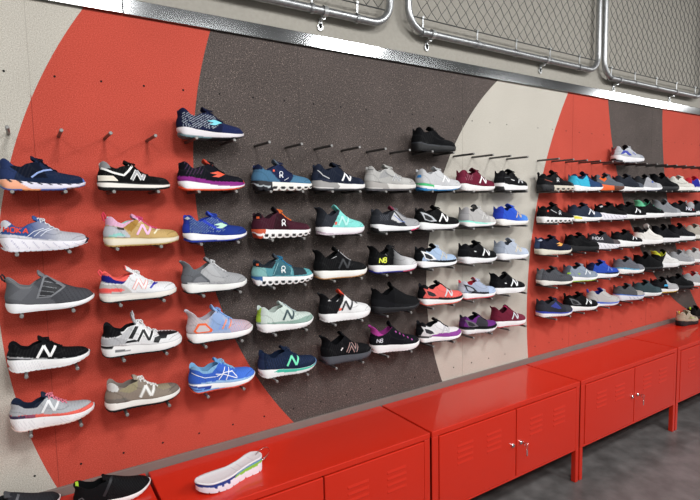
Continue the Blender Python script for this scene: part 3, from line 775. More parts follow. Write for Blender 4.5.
D[3, 7] = dict(st='runner', short='powder blue running shoe with black hooped heel', up='#a9bfdb', ms='#f1f1f2', lin='#17191d', lace='#c2d0e2', tongue='#1c1e22', out='#35373c', paint=[('H', .12, .6, '#191b1f'), ('B', [(0, .15), (.4, .14), (.6, .125), (1, .125)], '#22252b')], ov=STABIL('#eef0f3', '#23262d'), em=[('N', .58, .215, .12, '#c6c3bb'), ('F', [(.20, .22), (.28, .20), (.29, .18), (.22, .185)], '#4a6fc0', .002)])
D[3, 8] = dict(st='runner', short='black running shoe with silver white N, wavy sole', up='#16171a', ms='#eeeef0', lin='#131316', lace='#1d1e21', tongue='#17181b', out='#dcdcde', paint=[('H', .10, .3, '#1e1f22'), ('T', .95, 0, '#303236')], em=[('N', .60, .215, .15, '#e6e7e8'), ('F', [(.28, .25), (.33, .24), (.34, .22), (.29, .225)], '#dfe0e2')])
D[3, 9] = dict(st='runner', short='pale blue grey running shoe with tan N', up='#b4bdcc', ms='#f0f0f1', lin='#5a5f6a', lace='#c3cad6', tongue='#a9b2c0', out='#d8d8da', paint=[('H', .16, .2, '#9aa3b2'), ('G', .5, 1.0, '#c6d4ea')], em=[('N', .56, .215, .13, '#c2b8a6', '#e2e4e6')])

D[4, 1] = dict(st='max', short='black running shoe with large white N', up='#18191d', ms='#f3f3f4', lin='#15161a', lace='#1b1d22', tongue='#16181c', out='#efefef', paint=[('H', .07, 0, '#202127'), ('B', [(0, .235), (.12, .225), (.25, .19), (.34, .165), (1, .1)], '#b9babd'), ('B', [(0, .22), (.12, .205), (.25, .17), (.34, .155), (1, .1)], '#3a3b40'), ('T', .97, .0, '#26272c')],
    mp=[('R', .02, .42, .1, .85, .035, .006, .05, '#dcdce0')], em=[('N', .46, .245, .155, '#f3f3f3')], zz=1)
D[4, 2] = dict(st='dad', name='sneaker', short='white and black chunky sneaker with black N', up='#e6e6e7', ms='#efeeed', lin='#1a1b1e', lace='#eceded', tongue='#b9babd', tonguetip='#c4c5c8', out='#1d1e21', tong=(.39, .55), nl=4,
    paint=[('P', [(-.1, .27), (.17, .26), (.24, .28), (.16, .5), (-.1, .5)], '#17181b'), ('P', [(.16, .22), (.30, .22), (.40, .38), (.33, .36), (.24, .28)], '#c4c5c8'), ('P', [(-.1, .16), (.28, .16), (.3, .21), (.16, .255), (-.1, .245)], '#b4b5b8')],
    ov=[('F', [(.31, .22), (.36, .21), (.44, .35), (.40, .36)], '#17181b'), ('F', [(.60, .135), (.66, .12), (.69, .165), (.76, .16), (.78, .19), (.96, .185), (.90, .225), (.72, .255), (.66, .24), (.68, .20), (.62, .19)], '#17181b'), ('F', [(.27, .165), (.40, .165), (.42, .18), (.38, .195), (.29, .19)], '#1b1c20')],
    mp=[('P', [(-.1, .72), (.12, .70), (.14, .98), (-.1, 1)], '#1b1c1f'), ('S', [(.16, .5), (.32, .45)], .012, '#6c6d70')], em=[('N', .52, .235, .135, '#1d1e21', '#f4f4f4')])
D[4, 3] = dict(st='boost', short='pastel blue knit shoe with orange heel cage', up='#a4b4d4', ms='#f3f2f1', lin='#c3bcc6', lace='#86aee2', tongue='#8fb2e0', out='#25262a', tong=(.37, .52), lr=.011,
    paint=[('H', .30, .2, '#cabcbf'), ('G', .60, .98, '#c6b7bf'), ('R', .6, .95, .1, .4, .035, .012, .4, '#dfa7a6'), ('R', .06, .3, .1, .5, .04, .012, .8, '#b6b2b6'), ('P', [(.30, .15), (.56, .15), (.5, .40), (.38, .40)], '#93add8')],
    ov=[('F', [(.07, .19), (.13, .295), (.24, .285), (.34, .175), (.32, .145), (.10, .16)], '#f0683a'), ('F', [(.10, .195), (.15, .265), (.23, .258), (.30, .18), (.28, .165), (.12, .175)], '#cdc3c4', .0014)],
    em=[('S', [(.43 + d, .17), (.50 + d, .29)], .02, '#ee8f72' if k % 2 else '#7f9fe0', .0014) for k, d in enumerate((0, .045, .09, .135))])
D[4, 4] = dict(st='runner', short='pale mint running shoe with dark N', up='#cfdcd5', ms='#f1efef', lin='#c2cfc9', lace='#b7c6c8', tongue='#c9d6d2', out='#d8d5d5', nl=5, bow=False, paint=[('H', .05, .1, '#b9e04a'), ('P', [(.02, .14), (.07, .14), (.09, .5), (.055, .5)], '#cfdcd5'), ('H', .04, .1, '#a8d048'), ('B', [(.0, .165), (.55, .14), (.7, .155), (.8, .17), (.9, .165), (1, .16)], '#8faaa0'), ('R', .55, .92, .16, .3, .05, .016, .5, '#bfcfc8')], em=[('N', .50, .235, .145, '#3c4f55')])
D[4, 5] = dict(st='knit', short='white slip-in shoe with black heel, red tongue', up='#e8e8e8', ms='#f1f1f1', lin='#26272a', lace=None, tongue='#e2533f', out='#e4e4e4', paint=[('H', .36, .6, '#1d1e21'), ('P', [(.12, .36), (.3, .33), (.38, .42), (.34, .48)], '#e9e9e9')], em=[('N', .47, .245, .15, '#303136'), ('F', [(.30, .17), (.36, .175), (.37, .215), (.31, .21)], '#ef6a55'), ('F', [(.64, .275), (.68, .265), (.685, .245), (.645, .25)], '#26272a')])
D[4, 6] = dict(st='slip', short='plain all black slip-in running shoe', up='#16171a', ms='#232428', lin='#121315', lace='#141517', tongue='#151619', out='#2b2c31', bow=False, tong=(.37, .53), paint=[('B', [(0, .26), (.2, .24), (.35, .18), (.5, .14), (1, .1)], '#1f2024')], mp=[('A', [(0, .9), (1, .9)], '#303238')])
STY_L = None
D[4, 7] = dict(st='runner', short='coral running shoe with silver N', up='#ec6a64', ms='#f2f0ef', lin='#1a1a1e', lace='#2a2a2e', tongue='#1e1e22', out='#f0705e', bow=False, paint=[('H', .10, .6, '#1c1d21'), ('B', [(0, .15), (.4, .135), (.7, .12), (1, .135)], '#26272b')], ov=STABIL('#ec6a64', '#2b2c31'), em=[('N', .60, .215, .135, '#cfd2d6')], mp=[('A', [(0, .9), (1, .9)], '#2a2a2e')])
D[4, 8] = dict(st='runner', short='ice blue running shoe with red lining', up='#a7b2c8', ms='#f0eff0', lin='#c2323f', lace='#bac4d6', tongue='#a6b4cc', out='#e8525a', tonguetip='#b03040', paint=[('H', .10, .4, '#c3cad6'), ('B', [(0, .15), (.4, .14), (.7, .125), (1, .13)], '#26282e'), ('T', .70, .3, '#b2c2de')], ov=STABIL('#23252b', '#aab2c0'), em=[('F', [(.15, .24), (.22, .225), (.24, .20), (.17, .21)], '#d83a48', .002)])
D[4, 9] = dict(st='knit', short='black knit running shoe with bright white N', up='#16171b', ms='#f2f2f3', lin='#131417', lace='#1d1e22', tongue='#17181c', out='#e8e8e8', tong=(.37, .48), bow=False, em=[('N', .58, .235, .15, '#eef0f2'), ('F', [(.30, .25), (.35, .24), (.36, .22), (.31, .225)], '#e8e8ea')])

D[5, 1] = dict(st='max', short='grey running shoe with coral band, pink laces', up='#b2b6bb', ms='#f0eff0', lin='#232c40', lace='#ea8a9c', tongue='#2a3348', out='#e9d5cc', bow=True,
    paint=[('R', .35, .95, .2, .34, .05, .010, -.7, '#a2a6ac'), ('B', [(0, .235), (.12, .228), (.3, .20), (.5, .165), (.7, .152), (.85, .158), (1, .18)], '#ee6b5f'), ('P', [(-.1, .1), (.17, .1), (.19, .215), (.1, .228), (-.1, .235)], '#4a3f5c'), ('P', [(.17, .1), (.28, .1), (.29, .198), (.18, .217)], '#94506a'), ('A', [(0, .385), (.1, .37), (.2, .30), (.3, .285), (.42, .38), (1, .7)], '#222b40')],
    mp=[('R', .02, .9, .1, .8, .045, .008, .1, '#d8d7da')], em=[('N', .47, .275, .14, '#eceef0')], pom=1)
D[5, 2] = dict(st='classic', name='sneaker', short='taupe suede sneaker with white N and laces', up='#8d8175', ms='#f0eee8', lin='#8a7f78', lace='#f0efec', tongue='#a2978a', out='#1c1c1e', nl=6,
    paint=[('P', [(.16, .28), (.3, .22), (.4, .25), (.42, .36), (.3, .33)], '#9c9376'), ('T', .83, -.5, '#7c7168'), ('P', [(.62, .24), (.74, .17), (.86, .17), (.82, .23), (.66, .29)], '#9a8f78'), ('P', [(-.1, .12), (.3, .12), (.24, .17), (-.1, .2)], '#76706a'), ('P', [(-.02, .31), (.15, .27), (.17, .30), (.11, .5), (-.1, .5)], '#d9d9d6')],
    mp=[('B', [(0, .18), (1, .18)], '#1e1e20')], em=[('N', .535, .205, .14, '#e9e8e4', '#aaa59e')])
D[5, 3] = dict(st='runner', short='cornflower blue running shoe with white stripes', up='#3d66c8', ms='#f0f1f4', lin='#7fb4dc', lace='#8fc0e4', tongue='#6aa2d8', out='#e85a42', paint=[('A', [(0, .355), (.1, .34), (.2, .275), (.3, .265), (.42, .37), (1, .7)], '#86b6de'), ('G', .4, 1.0, '#4f80e4'), ('B', [(0, .15), (.2, .15), (.32, .14), (1, .1)], '#9ec4ec')],
    mp=[('P', [(-.1, .3), (.27, .15), (.30, .7), (-.1, .85)], '#27439c'), ('P', [(.0, .4), (.18, .32), (.2, .5), (0, .62)], '#6fa0e6'), ('B', [(0, .3), (.3, .3), (.5, .12), (1, .1)], '#7fb4ea')], em=ASICS('#f2f4f8') + [('S', [(.04, .30), (.2, .215), (.36, .20)], .010, '#e6eef6')])
D[5, 4] = dict(st='runner', short='navy running shoe with mint green N', up='#1e2b45', ms='#f1f2f3', lin='#1a253c', lace='#26344f', tongue='#1b2740', out='#e0e4e4', paint=[('H', .07, 0, '#2a3754'), ('R', .1, .95, .14, .3, .04, .010, .3, '#25365a'), ('T', .97, 0, '#5a83b0')], mp=[('P', [(.2, .62), (.42, .4), (.95, .55), (1.1, .95), (.3, 1.0)], '#3fb8a0'), ('G', .85, 1.0, '#5a7fb8')], em=[('N', .54, .215, .145, '#74e6ba')])
D[5, 5] = dict(st='knit', short='black knit shoe with grey sole, copper N', up='#15161a', ms='#4a4c53', lin='#121316', lace=None, tongue='#151619', out='#3a3c42', mp=[('R', .02, .98, .1, .7, .03, .010, .2, '#55575e')], em=[('N', .54, .235, .145, '#1f2024', '#c39a94'), ('S', [(.31, .215), (.35, .255)], .02, '#e6dfe0')])
D[5, 6] = dict(st='knit', short='black knit shoe with magenta collar and eyelets', up='#191a22', ms='#f1eff0', lin='#a03a8c', lace=None, tongue='#191a22', out='#e5e0e2', tong=(.37, .54), paint=[('A', [(0, .385), (.06, .345), (.14, .31), (.22, .315), (.27, .38), (.3, .6), (1, .9)], '#b8479c')], em=[('S', [(.46 + .075 * k, .36 - .042 * k), (.475 + .075 * k, .33 - .040 * k)], .022, '#a8489a') for k in range(5)] + [('TX', 'NB', .15, .225, .06, '#c9c9d2')])
D[5, 7] = dict(st='runner', short='white running shoe with purple sole stripe', up='#e4e2e4', ms='#f2f1f2', lin='#17181c', lace='#24252a', tongue='#1c1d21', out='#3a3a40', bow=False, paint=[('H', .10, .6, '#1c1d21'), ('B', [(.2, .10), (.3, .15), (.5, .165), (.8, .165), (1, .20)], '#93489c')], ov=STABIL('#e6e4e6', '#2f3036'), em=[('N', .58, .225, .13, '#c6c4c8')], mp=[('P', [(-.1, .6), (.25, .8), (.3, 1.2), (-.1, 1.2)], '#26272c')])
D[5, 8] = dict(st='runner', short='purple and black running shoe', up='#6d2f7f', ms='#efeeef', lin='#19191d', lace='#3a2a44', tongue='#1d1d22', out='#c8c6ca', bow=False, paint=[('P', [(.30, .15), (.62, .12), (.70, .27), (.52, .35), (.40, .34)], '#3c3a42'), ('H', .06, .3, '#4a2456'), ('B', [(0, .17), (.35, .155), (.7, .13), (.9, .14), (1, .16)], '#1e1e22')], ov=STABIL('#6a6670', '#2a2a30')[:], mp=[('A', [(0, .75), (.5, .8), (1, .9)], '#232328')])
D[5, 9] = dict(st='knit', short='burgundy knit running shoe with silver N', up='#6e2236', ms='#efedee', lin='#4a1826', lace='#7a2a40', tongue='#5f1d30', out='#c83a4a', tonguetip='#e03a78', tong=(.38, .46), bow=False, paint=[('G', .5, 1.0, '#83364a')], em=[('N', .58, .235, .14, '#cdd2d6')])

D[0, 1] = dict(st='runner', col=4.53, short='navy running shoe with turquoise chevron', up='#1b2245', ms='#ddd8dc', lin='#1a1f3a', lace='#1c2340', tongue='#1b2140', out='#5a7a80', paint=[('R', .04, .56, .14, .34, .05, .012, -1.6, '#aeb6c0'), ('T', .62, .3, '#202a55'), ('H', .06, 0, '#1c2240')], mp=[('B', [(0, .22), (.5, .1), (1, .05)], '#8a9aa0')], op=[('T', .45, 0, '#1a1c26')], em=[('CH', .50, .225, .10, '#7cd3e2')])
D[0, 2] = dict(st='dad', name='sneaker', col=12.5, short='all black leather walking shoe', up='#131417', ms='#18191c', lin='#101113', lace='#121316', tongue='#131417', out='#151619', bow=False, mp=[('A', [(0, .8), (.4, .75), (1, 1.2)], '#2c2f36')])
D[0, 3] = dict(st='max', col=25.1, short='silver running shoe with blue side loop', up='#b9bcc2', ms='#e6e4e6', lin='#1c1d22', lace='#c4c6cc', tongue='#25262b', out='#6a6c74', paint=[('H', .02, .25, '#8a4a4e'), ('T', .72, .3, '#a3a7b0')], ov=[('F', [(.12, .20), (.22, .30), (.34, .29), (.48, .18), (.40, .17), (.3, .24), (.22, .22)], '#3440a4')], em=[('F', [(.2, .22), (.24, .275), (.32, .27), (.38, .21), (.3, .215)], '#e2e2e6', .0016), ('S', [(.50, .26), (.58, .18)], .02, '#5a64b0')], mp=[('P', [(-.1, -1), (.25, -1), (.2, .3), (-.1, .35)], '#34343a')])

# ---- right-hand group, smaller in view
def R(r, c, **k): D[r, c] = k
R(1, 10, st='cloud', short='black shoe on cream pod sole', up='#1c1d20', ms='#cfc8b8', pods=8, pod0=.35, lin='#151618', lace='#1a1b1e', tongue='#1a1b1e', tab='#1a1b1d', paint=[('T', .82, -.3, '#3a3c40')], mp=[('P', [(-.1, -1), (.38, -1), (.34, 2), (-.1, 2)], '#25262a')], em=[('ON', .45, .24, .06, '#cfd2d4'), ('S', [(.1, .25), (.3, .2)], .012, '#9a4a3a')])
R(1, 11, st='runner', short='turquoise and navy running shoe', up='#2c4a74', ms='#eeeeee', lin='#20304e', lace='#1b2740', tongue='#1c2a48', out='#dcdcdc', tong=(.37, .47), paint=[('H', .48, -.2, '#3fb6d8'), ('G', .5, .9, '#2a4368'), ('A', [(0, .37), (.1, .35), (.2, .28), (.3, .27), (.4, .34), (1, .8)], '#1f3358')])
R(1, 12, st='max', short='slate shoe with orange heel foam', up='#626972', ms='#e8642e', lin='#2b2e33', lace='#4a5058', tongue='#4c525a', out='#5a3a2a', paint=[('P', [(.1, .3), (.28, .22), (.36, .3), (.2, .38)], '#e8642e'), ('H', .06, 0, '#2a2c30')], mp=[('T', .55, 0, '#6a3a26'), ('R', .55, 1, .2, .8, .07, .03, .2, '#241c1a')])
R(1, 13, st='runner', short='dark navy mesh shoe, thick white sole', up='#2c313c', ms='#eceaea', lin='#1e222a', lace='#333843', tongue='#282d37', out='#d8d8d8', paint=[('T', .7, 0, '#565c66')])
R(1, 14, st='runner', short='silver grey shoe with blue dot', up='#a8a9ae', ms='#f0f0f1', lin='#26272b', lace='#55575c', tongue='#26272b', out='#2f3552', paint=[('H', .3, .5, '#2f3136'), ('T', .68, .2, '#bdbec2')], em=[('F', [(.5, .22), (.56, .21), (.56, .26), (.51, .26)], '#2f52b4')])
R(1, 15, st='knit', short='plain black high-collar knit trainer', up='#15161a', ms='#202126', lin='#101114', lace=None, tongue='#15161a', out='#1c1d22')
R(1, 16, st='dad', name='sneaker', short='white leather trainer with grey stripe', up='#dcdad2', ms='#efede6', lin='#b9b6ae', lace='#e6e4dc', tongue='#d2d0c8', out='#2a2a2c', em=[('S', [(.2, .24), (.45, .2), (.6, .25)], .016, '#a9a79e')])
R(1, 17, st='runner', short='red, blue and white running shoe', up='#e2e0e4', ms='#f0f0f0', lin='#c22f3c', lace='#d83a48', tongue='#c8323f', out='#dadada', paint=[('H', .22, 0, '#c22f3c'), ('P', [(.18, .12), (.5, .12), (.44, .5), (.16, .5)], '#2b2f98')])
R(2, 10, st='cloud', short='black shoe on bright white pod sole', up='#16171a', ms='#efedec', pods=9, pod0=.12, lin='#121315', lace='#17181b', tongue='#16171a', em=[('ON', .50, .22, .06, '#c9cccf'), ('F', [(.15, .25), (.2, .25), (.2, .29), (.16, .29)], '#d8432e'), ('S', [(.24, .31), (.42, .22)], .012, '#c6c8cc')])
R(2, 11, st='runner', short='steel navy shoe with yellow heel wedge', up='#2b3446', ms='#efeeee', lin='#20262f', lace='#2c3546', tongue='#232b39', out='#dcdcdc', paint=[('T', .62, .2, '#3d4a60')], mp=[('P', [(-.1, .45), (.3, .4), (.3, .85), (-.1, .95)], '#e6dc4a')], em=[('N', .58, .225, .14, '#dfe2e8')])
R(2, 12, st='max', short='black shoe on very thick grooved white sole', up='#18181b', ms='#e9e6ee', lin='#131316', lace='#1a1a1d', tongue='#17171a', out='#d2d0d6', mp=[('R', .05, .95, .15, .82, .11, .02, .12, '#b5b2c2')], em=[('F', [(.05, .34), (.1, .36), (.12, .33), (.07, .31)], '#d8d8da')])
R(2, 13, st='runner', short='black shoe with white N at toe end', up='#15161a', ms='#f0eff0', lin='#111215', lace='#191a1d', tongue='#15161a', out='#e2e2e2', em=[('N', .60, .22, .14, '#e6e7ea')])
R(2, 14, st='knit', short='black shoe with mint heel tab', up='#15171a', ms='#f0f0f0', lin='#4fae86', lace=None, tongue='#14161a', out='#e2e2e2', paint=[('A', [(0, .33), (.1, .31), (.2, .31), (.28, .37), (.32, .6), (1, .9)], '#6fcfa0')], em=[('S', [(.5 + .07 * k, .34 - .04 * k), (.515 + .07 * k, .31 - .04 * k)], .018, '#3fae88') for k in range(4)])
R(2, 15, st='boost', short='mid grey knit sock shoe', up='#85888d', ms='#d9d9da', lin='#222327', lace=None, tongue='#7c7f84', out='#bcbcbe', tong=(.36, .5), paint=[('T', .7, .2, '#9a9da2')])
R(2, 16, st='runner', short='black shoe with red and white side letters', up='#222328', ms='#e9e8ea', lin='#17181b', lace='#26272b', tongue='#202125', out='#d4d4d6', em=[('TX', 'NB', .56, .21, .10, '#c9c9d6'), ('S', [(.72, .15), (.80, .22)], .02, '#c23a44')])
R(2, 17, st='runner', short='grey shoe with black saddle', up='#b9bbbe', ms='#ececec', lin='#26272a', lace='#3a3b3f', tongue='#2c2d31', out='#d2d2d2', tab='#a9abae', paint=[('P', [(.18, .12), (.55, .12), (.5, .5), (.2, .5)], '#2a2b30')])
R(3, 10, st='runner', short='dark navy shoe with orange gold chevron', up='#20253a', ms='#dfdacb', lin='#1a1f30', lace='#1f2436', tongue='#1c2132', out='#c6c0b2', paint=[('H', .05, .1, '#3a4a6c')], em=[('CH', .56, .225, .10, '#e9a24a'), ('F', [(.03, .33), (.07, .36), (.1, .33), (.06, .31)], '#c9d4ea')])
R(3, 11, st='dad', name='sneaker', short='plain black leather walking shoe', up='#16171a', ms='#1d1e22', lin='#111214', lace='#17181b', tongue='#16171a', out='#1a1b1e', bow=False)
R(3, 12, st='max', short='charcoal shoe with white heel letters', up='#3a3a40', ms='#e9e7ec', lin='#2a2a2e', lace='#3a3b40', tongue='#303136', out='#d6d4da', mp=[('R', .05, .95, .15, .82, .11, .02, .12, '#b2b0bc')], paint=[('T', .65, .2, '#5a5356')], em=[('TX', 'HOKA', .2, .27, .07, '#c9c9ce', -.1)])
R(3, 13, st='max', short='black shoe with small white N', up='#1c1d21', ms='#f1f1f0', lin='#15161a', lace='#202125', tongue='#191a1e', out='#e6e6e4', em=[('N', .62, .235, .12, '#e2e4e8')])
R(3, 14, st='knit', short='all white high-collar knit shoe', up='#e9e6e0', ms='#f2f0ee', lin='#1c1d20', lace=None, tongue='#ece9e4', out='#e6e4e2', tong=(.40, .55), paint=[('P', [(-.1, .36), (.2, .3), (.14, .6), (-.1, .6)], '#1b1c1f')])
R(3, 15, st='knit', short='black knit shoe on white sole', up='#1a1b20', ms='#efeef0', lin='#131418', lace=None, tongue='#17181c', out='#e0e0e2')
R(3, 16, st='knit', short='black knit shoe with grey fleck', up='#1e1f24', ms='#efeff0', lin='#14151a', lace=None, tongue='#191a1f', out='#dedee0', paint=[('R', .4, 1, .1, .4, .06, .012, .5, '#34363d')])
R(3, 17, st='dad', name='sneaker', short='stone beige suede trainer', up='#b3aca1', ms='#e2ded6', lin='#8d877e', lace='#c6c0b6', tongue='#a9a298', out='#c9c3b8')
R(4, 10, st='runner', short='graphite running shoe on off-white sole', up='#4c4e53', ms='#e6e3dc', lin='#2c2d31', lace='#3f4146', tongue='#3c3e43', out='#2d2e31', paint=[('H', .06, .2, '#6b6e74'), ('T', .93, 0, '#3b3d41'), ('R', .1, .9, .15, .32, .05, .012, .5, '#5a5c62')], em=[('F', [(.50, .22), (.60, .24), (.58, .2)], '#232427')])
R(4, 11, st='runner', short='blue grey shoe with lime details', up='#8f9aaa', ms='#efefef', lin='#20232a', lace='#a9b2c0', tongue='#3a4452', out='#a6d23a', paint=[('H', .08, .3, '#5c6674')], em=[('F', [(.03, .19), (.10, .2), (.10, .23), (.04, .23)], '#a8d838'), ('F', [(.30, .2), (.38, .19), (.36, .16)], '#a8d838'), ('N', .60, .225, .13, '#d8dde2')])
R(4, 12, st='runner', short='cobalt blue running shoe, orange tab', up='#2f4fb2', ms='#eff0f2', lin='#1c2650', lace='#3554b8', tongue='#2a459e', out='#e2e4e8', tab='#d8553a', paint=[('H', .10, .3, '#22284a'), ('B', [(0, .15), (.5, .125), (1, .13)], '#1e2540')], em=[('N', .60, .225, .12, '#5f7cc8')])
R(4, 13, st='runner', short='dusty grey shoe with blue heel glint', up='#666870', ms='#efeeec', lin='#2b2d33', lace='#5c5f66', tongue='#4a4d54', out='#dad9d6', paint=[('B', [(0, .17), (.25, .16), (.5, .12), (1, .1)], '#5aa0c4'), ('T', .7, .2, '#787a82')])  # blue band painted low around the heel
R(4, 14, st='slip', short='jet black trainer beside white and yellow one', up='#121316', ms='#1d1e22', lin='#0f1012', lace=None, tongue='#121316', out='#191a1d')
R(4, 15, st='knit', short='white knit shoe with yellow collar', up='#e4e3e0', ms='#efefef', lin='#d8dc3c', lace=None, tongue='#16171a', out='#dedede', paint=[('H', .32, .6, '#17181b'), ('A', [(0, .40), (.1, .37), (.2, .33), (.3, .36), (.4, .42), (1, .9)], '#dfe04a')])
R(4, 16, st='runner', short='mid grey running shoe on white sole', up='#97989b', ms='#efeeec', lin='#77787b', lace='#a9aaad', tongue='#8a8b8e', out='#dcdbd8', paint=[('T', .7, .2, '#a6a7aa')])
R(4, 17, st='runner', short='pale grey running shoe on white sole', up='#bdbcbb', ms='#f0efee', lin='#9a9998', lace='#c8c7c6', tongue='#b0afae', out='#e0dfde')
R(5, 10, st='runner', short='charcoal shoe with cobalt sole line', up='#34363f', ms='#efecec', lin='#23252b', lace='#2f3350', tongue='#2b2d36', out='#e2dcdc', paint=[('P', [(.3, .24), (.5, .17), (.58, .18), (.45, .33)], '#3d4898'), ('T', .7, .2, '#3e3f46')], mp=[('A', [(0, .66), (.6, .6), (1, .9)], '#2f3da8')])
R(5, 11, st='runner', short='black hooped-heel shoe with white N', up='#16171a', ms='#efefef', lin='#121315', lace='#1a1b1e', tongue='#17181b', out='#dedede', tab='#1a1b1d', ov=STABIL('#6c6e73', '#1b1c1f'), em=[('N', .62, .22, .14, '#e4e6e8')])
R(5, 12, st='runner', short='light grey shoe with blue sole stripe', up='#bdbab8', ms='#f0f0f1', lin='#2a3f9a', lace='#c9c6c4', tongue='#2c3c8c', out='#e2e2e4', tab='#3f58b8', mp=[('P', [(-.1, .85), (.3, .55), (1.1, .55), (1.1, .95), (.3, .98)], '#3558c0')])
R(5, 13, st='max', short='two-tone grey shoe with blue stripe', up='#55575b', ms='#dcdde6', lin='#2f3034', lace='#66686c', tongue='#4a4c50', out='#b9bac0', paint=[('T', .62, .2, '#a9a6a3')], mp=[('A', [(0, .84), (1, .84)], '#4070c0'), ('R', .35, .95, .15, .75, .11, .02, .12, '#a9adc0')])
R(5, 14, st='runner', short='dark green grey shoe', up='#38484d', ms='#e6e9e9', lin='#232c30', lace='#3f5056', tongue='#2f3c41', out='#d2d6d6', paint=[('T', .66, .2, '#405257')])
R(5, 15, st='runner', short='grey toe shoe with cyan flash, yellow sole', up='#b2b2b4', ms='#efeeee', lin='#16171a', lace='#26272b', tongue='#1b1c1f', out='#e2c43a', paint=[('H', .46, -.2, '#1b1c20')], em=[('F', [(.34, .18), (.48, .17), (.46, .23), (.36, .23)], '#3fa9dc')])
R(5, 16, st='runner', short='black running shoe, dark sole', up='#17181b', ms='#24252a', lin='#121316', lace='#1a1b1f', tongue='#17181b', out='#1e1f23', bow=False)
R(5, 17, st='runner', short='ash grey shoe with red collar', up='#a3a4a6', ms='#efeeee', lin='#c22f38', lace='#b3b4b6', tongue='#8a8b8e', out='#dcdcdc', tonguetip='#c22f38')

ORD = ['first', 'second', 'third', 'fourth', 'fifth', 'sixth', 'seventh', 'eighth', 'ninth']
ROWN = {1: 'top', 2: 'second', 3: 'third', 4: 'fourth', 5: 'bottom'}
LIGHT_POWER = 58.0
LIGHT_X = (-.9, .6, 2.6, 4.4, 6.2)
WORLD = 0.33
EXPOSURE = 0.12
FIT = {(0, 1): (0.693, 0.283, 0.000), (0, 2): (1.909, 0.292, -0.105), (0, 3): (3.836, 0.298, -0.288), (1, 1): (0.094, 0.263, 0.000), (1, 2): (0.389, 0.263, 0.000), (1, 3): (0.689, 0.285, 0.000), (1, 4): (1.005, 0.292, -0.070), (1, 5): (1.300, 0.292, -0.070), (1, 6): (1.609, 0.292, -0.236), (1, 7): (1.939, 0.292, -0.175), (1, 8): (2.229, 0.292, -0.052), (1, 9): (2.535, 0.288, 0.000), (1, 10): (2.972, 0.290, -0.290), (1, 11): (3.306, 0.290, -0.290), (1, 12): (3.578, 0.290, -0.290), (1, 13): (3.850, 0.290, -0.290), (1, 14): (4.122, 0.290, -0.290), (1, 15): (4.394, 0.290, -0.290), (1, 16): (4.666, 0.290, -0.290), (1, 17): (4.938, 0.290, -0.290), (2, 1): (0.087, 0.270, 0.000), (2, 2): (0.406, 0.279, 0.000), (2, 3): (0.694, 0.276, 0.000), (2, 4): (0.995, 0.292, -0.017), (2, 5): (1.306, 0.276, 0.000), (2, 6): (1.640, 0.292, -0.175), (2, 7): (1.929, 0.292, -0.157), (2, 8): (2.244, 0.292, -0.009), (2, 9): (2.536, 0.292, -0.044), (2, 10): (2.977, 0.290, -0.290), (2, 11): (3.308, 0.290, -0.290), (2, 12): (3.628, 0.290, -0.290), (2, 13): (3.900, 0.290, -0.290), (2, 14): (4.172, 0.290, -0.290), (2, 15): (4.444, 0.290, -0.290), (2, 16): (4.716, 0.290, -0.290), (2, 17): (4.988, 0.290, -0.290), (3, 1): (0.092, 0.277, 0.000), (3, 2): (0.384, 0.285, 0.000), (3, 3): (0.683, 0.282, 0.000), (3, 4): (0.992, 0.292, -0.175), (3, 5): (1.303, 0.292, -0.087), (3, 6): (1.621, 0.292, -0.131), (3, 7): (1.920, 0.292, -0.070), (3, 8): (2.247, 0.292, -0.079), (3, 9): (2.543, 0.292, -0.052), (3, 10): (2.959, 0.290, -0.290), (3, 11): (3.278, 0.290, -0.290), (3, 12): (3.550, 0.290, -0.290), (3, 13): (3.856, 0.290, -0.290), (3, 14): (4.174, 0.290, -0.290), (3, 15): (4.446, 0.290, -0.290), (3, 16): (4.718, 0.290, -0.290), (3, 17): (4.990, 0.290, -0.290), (4, 1): (0.075, 0.257, 0.000), (4, 2): (0.387, 0.300, -0.035), (4, 3): (0.698, 0.291, 0.000), (4, 4): (1.001, 0.288, 0.000), (4, 5): (1.322, 0.292, -0.052), (4, 6): (1.635, 0.292, -0.183), (4, 7): (1.953, 0.292, -0.201), (4, 8): (2.242, 0.270, -0.180), (4, 9): (2.510, 0.270, -0.180), (4, 10): (2.980, 0.290, -0.290), (4, 11): (3.269, 0.290, -0.290), (4, 12): (3.541, 0.290, -0.290), (4, 13): (3.893, 0.290, -0.290), (4, 14): (4.179, 0.290, -0.290), (4, 15): (4.451, 0.290, -0.290), (4, 16): (4.723, 0.290, -0.290), (4, 17): (4.995, 0.290, -0.290), (5, 1): (0.074, 0.267, 0.000), (5, 2): (0.379, 0.284, 0.000), (5, 3): (0.698, 0.292, -0.035), (5, 4): (1.005, 0.292, -0.070), (5, 5): (1.326, 0.292, -0.035), (5, 6): (1.626, 0.292, -0.236), (5, 7): (1.938, 0.292, -0.227), (5, 8): (2.252, 0.270, -0.180), (5, 9): (2.520, 0.270, -0.180), (5, 10): (2.980, 0.290, -0.290), (5, 11): (3.280, 0.290, -0.290), (5, 12): (3.551, 0.290, -0.290), (5, 13): (3.905, 0.290, -0.290), (5, 14): (4.177, 0.290, -0.290), (5, 15): (4.449, 0.290, -0.290), (5, 16): (4.721, 0.290, -0.290), (5, 17): (4.993, 0.290, -0.290)}
# -------------------------------------------------------------------- room
ZR0, ZR1 = 2.4538, 2.513         # metal rail along the top of the cladding
ZSTRIP = 0.6634                  # top of the strip behind the cabinets
XL, XR = -2.6, 12.5
CEIL = 4.0

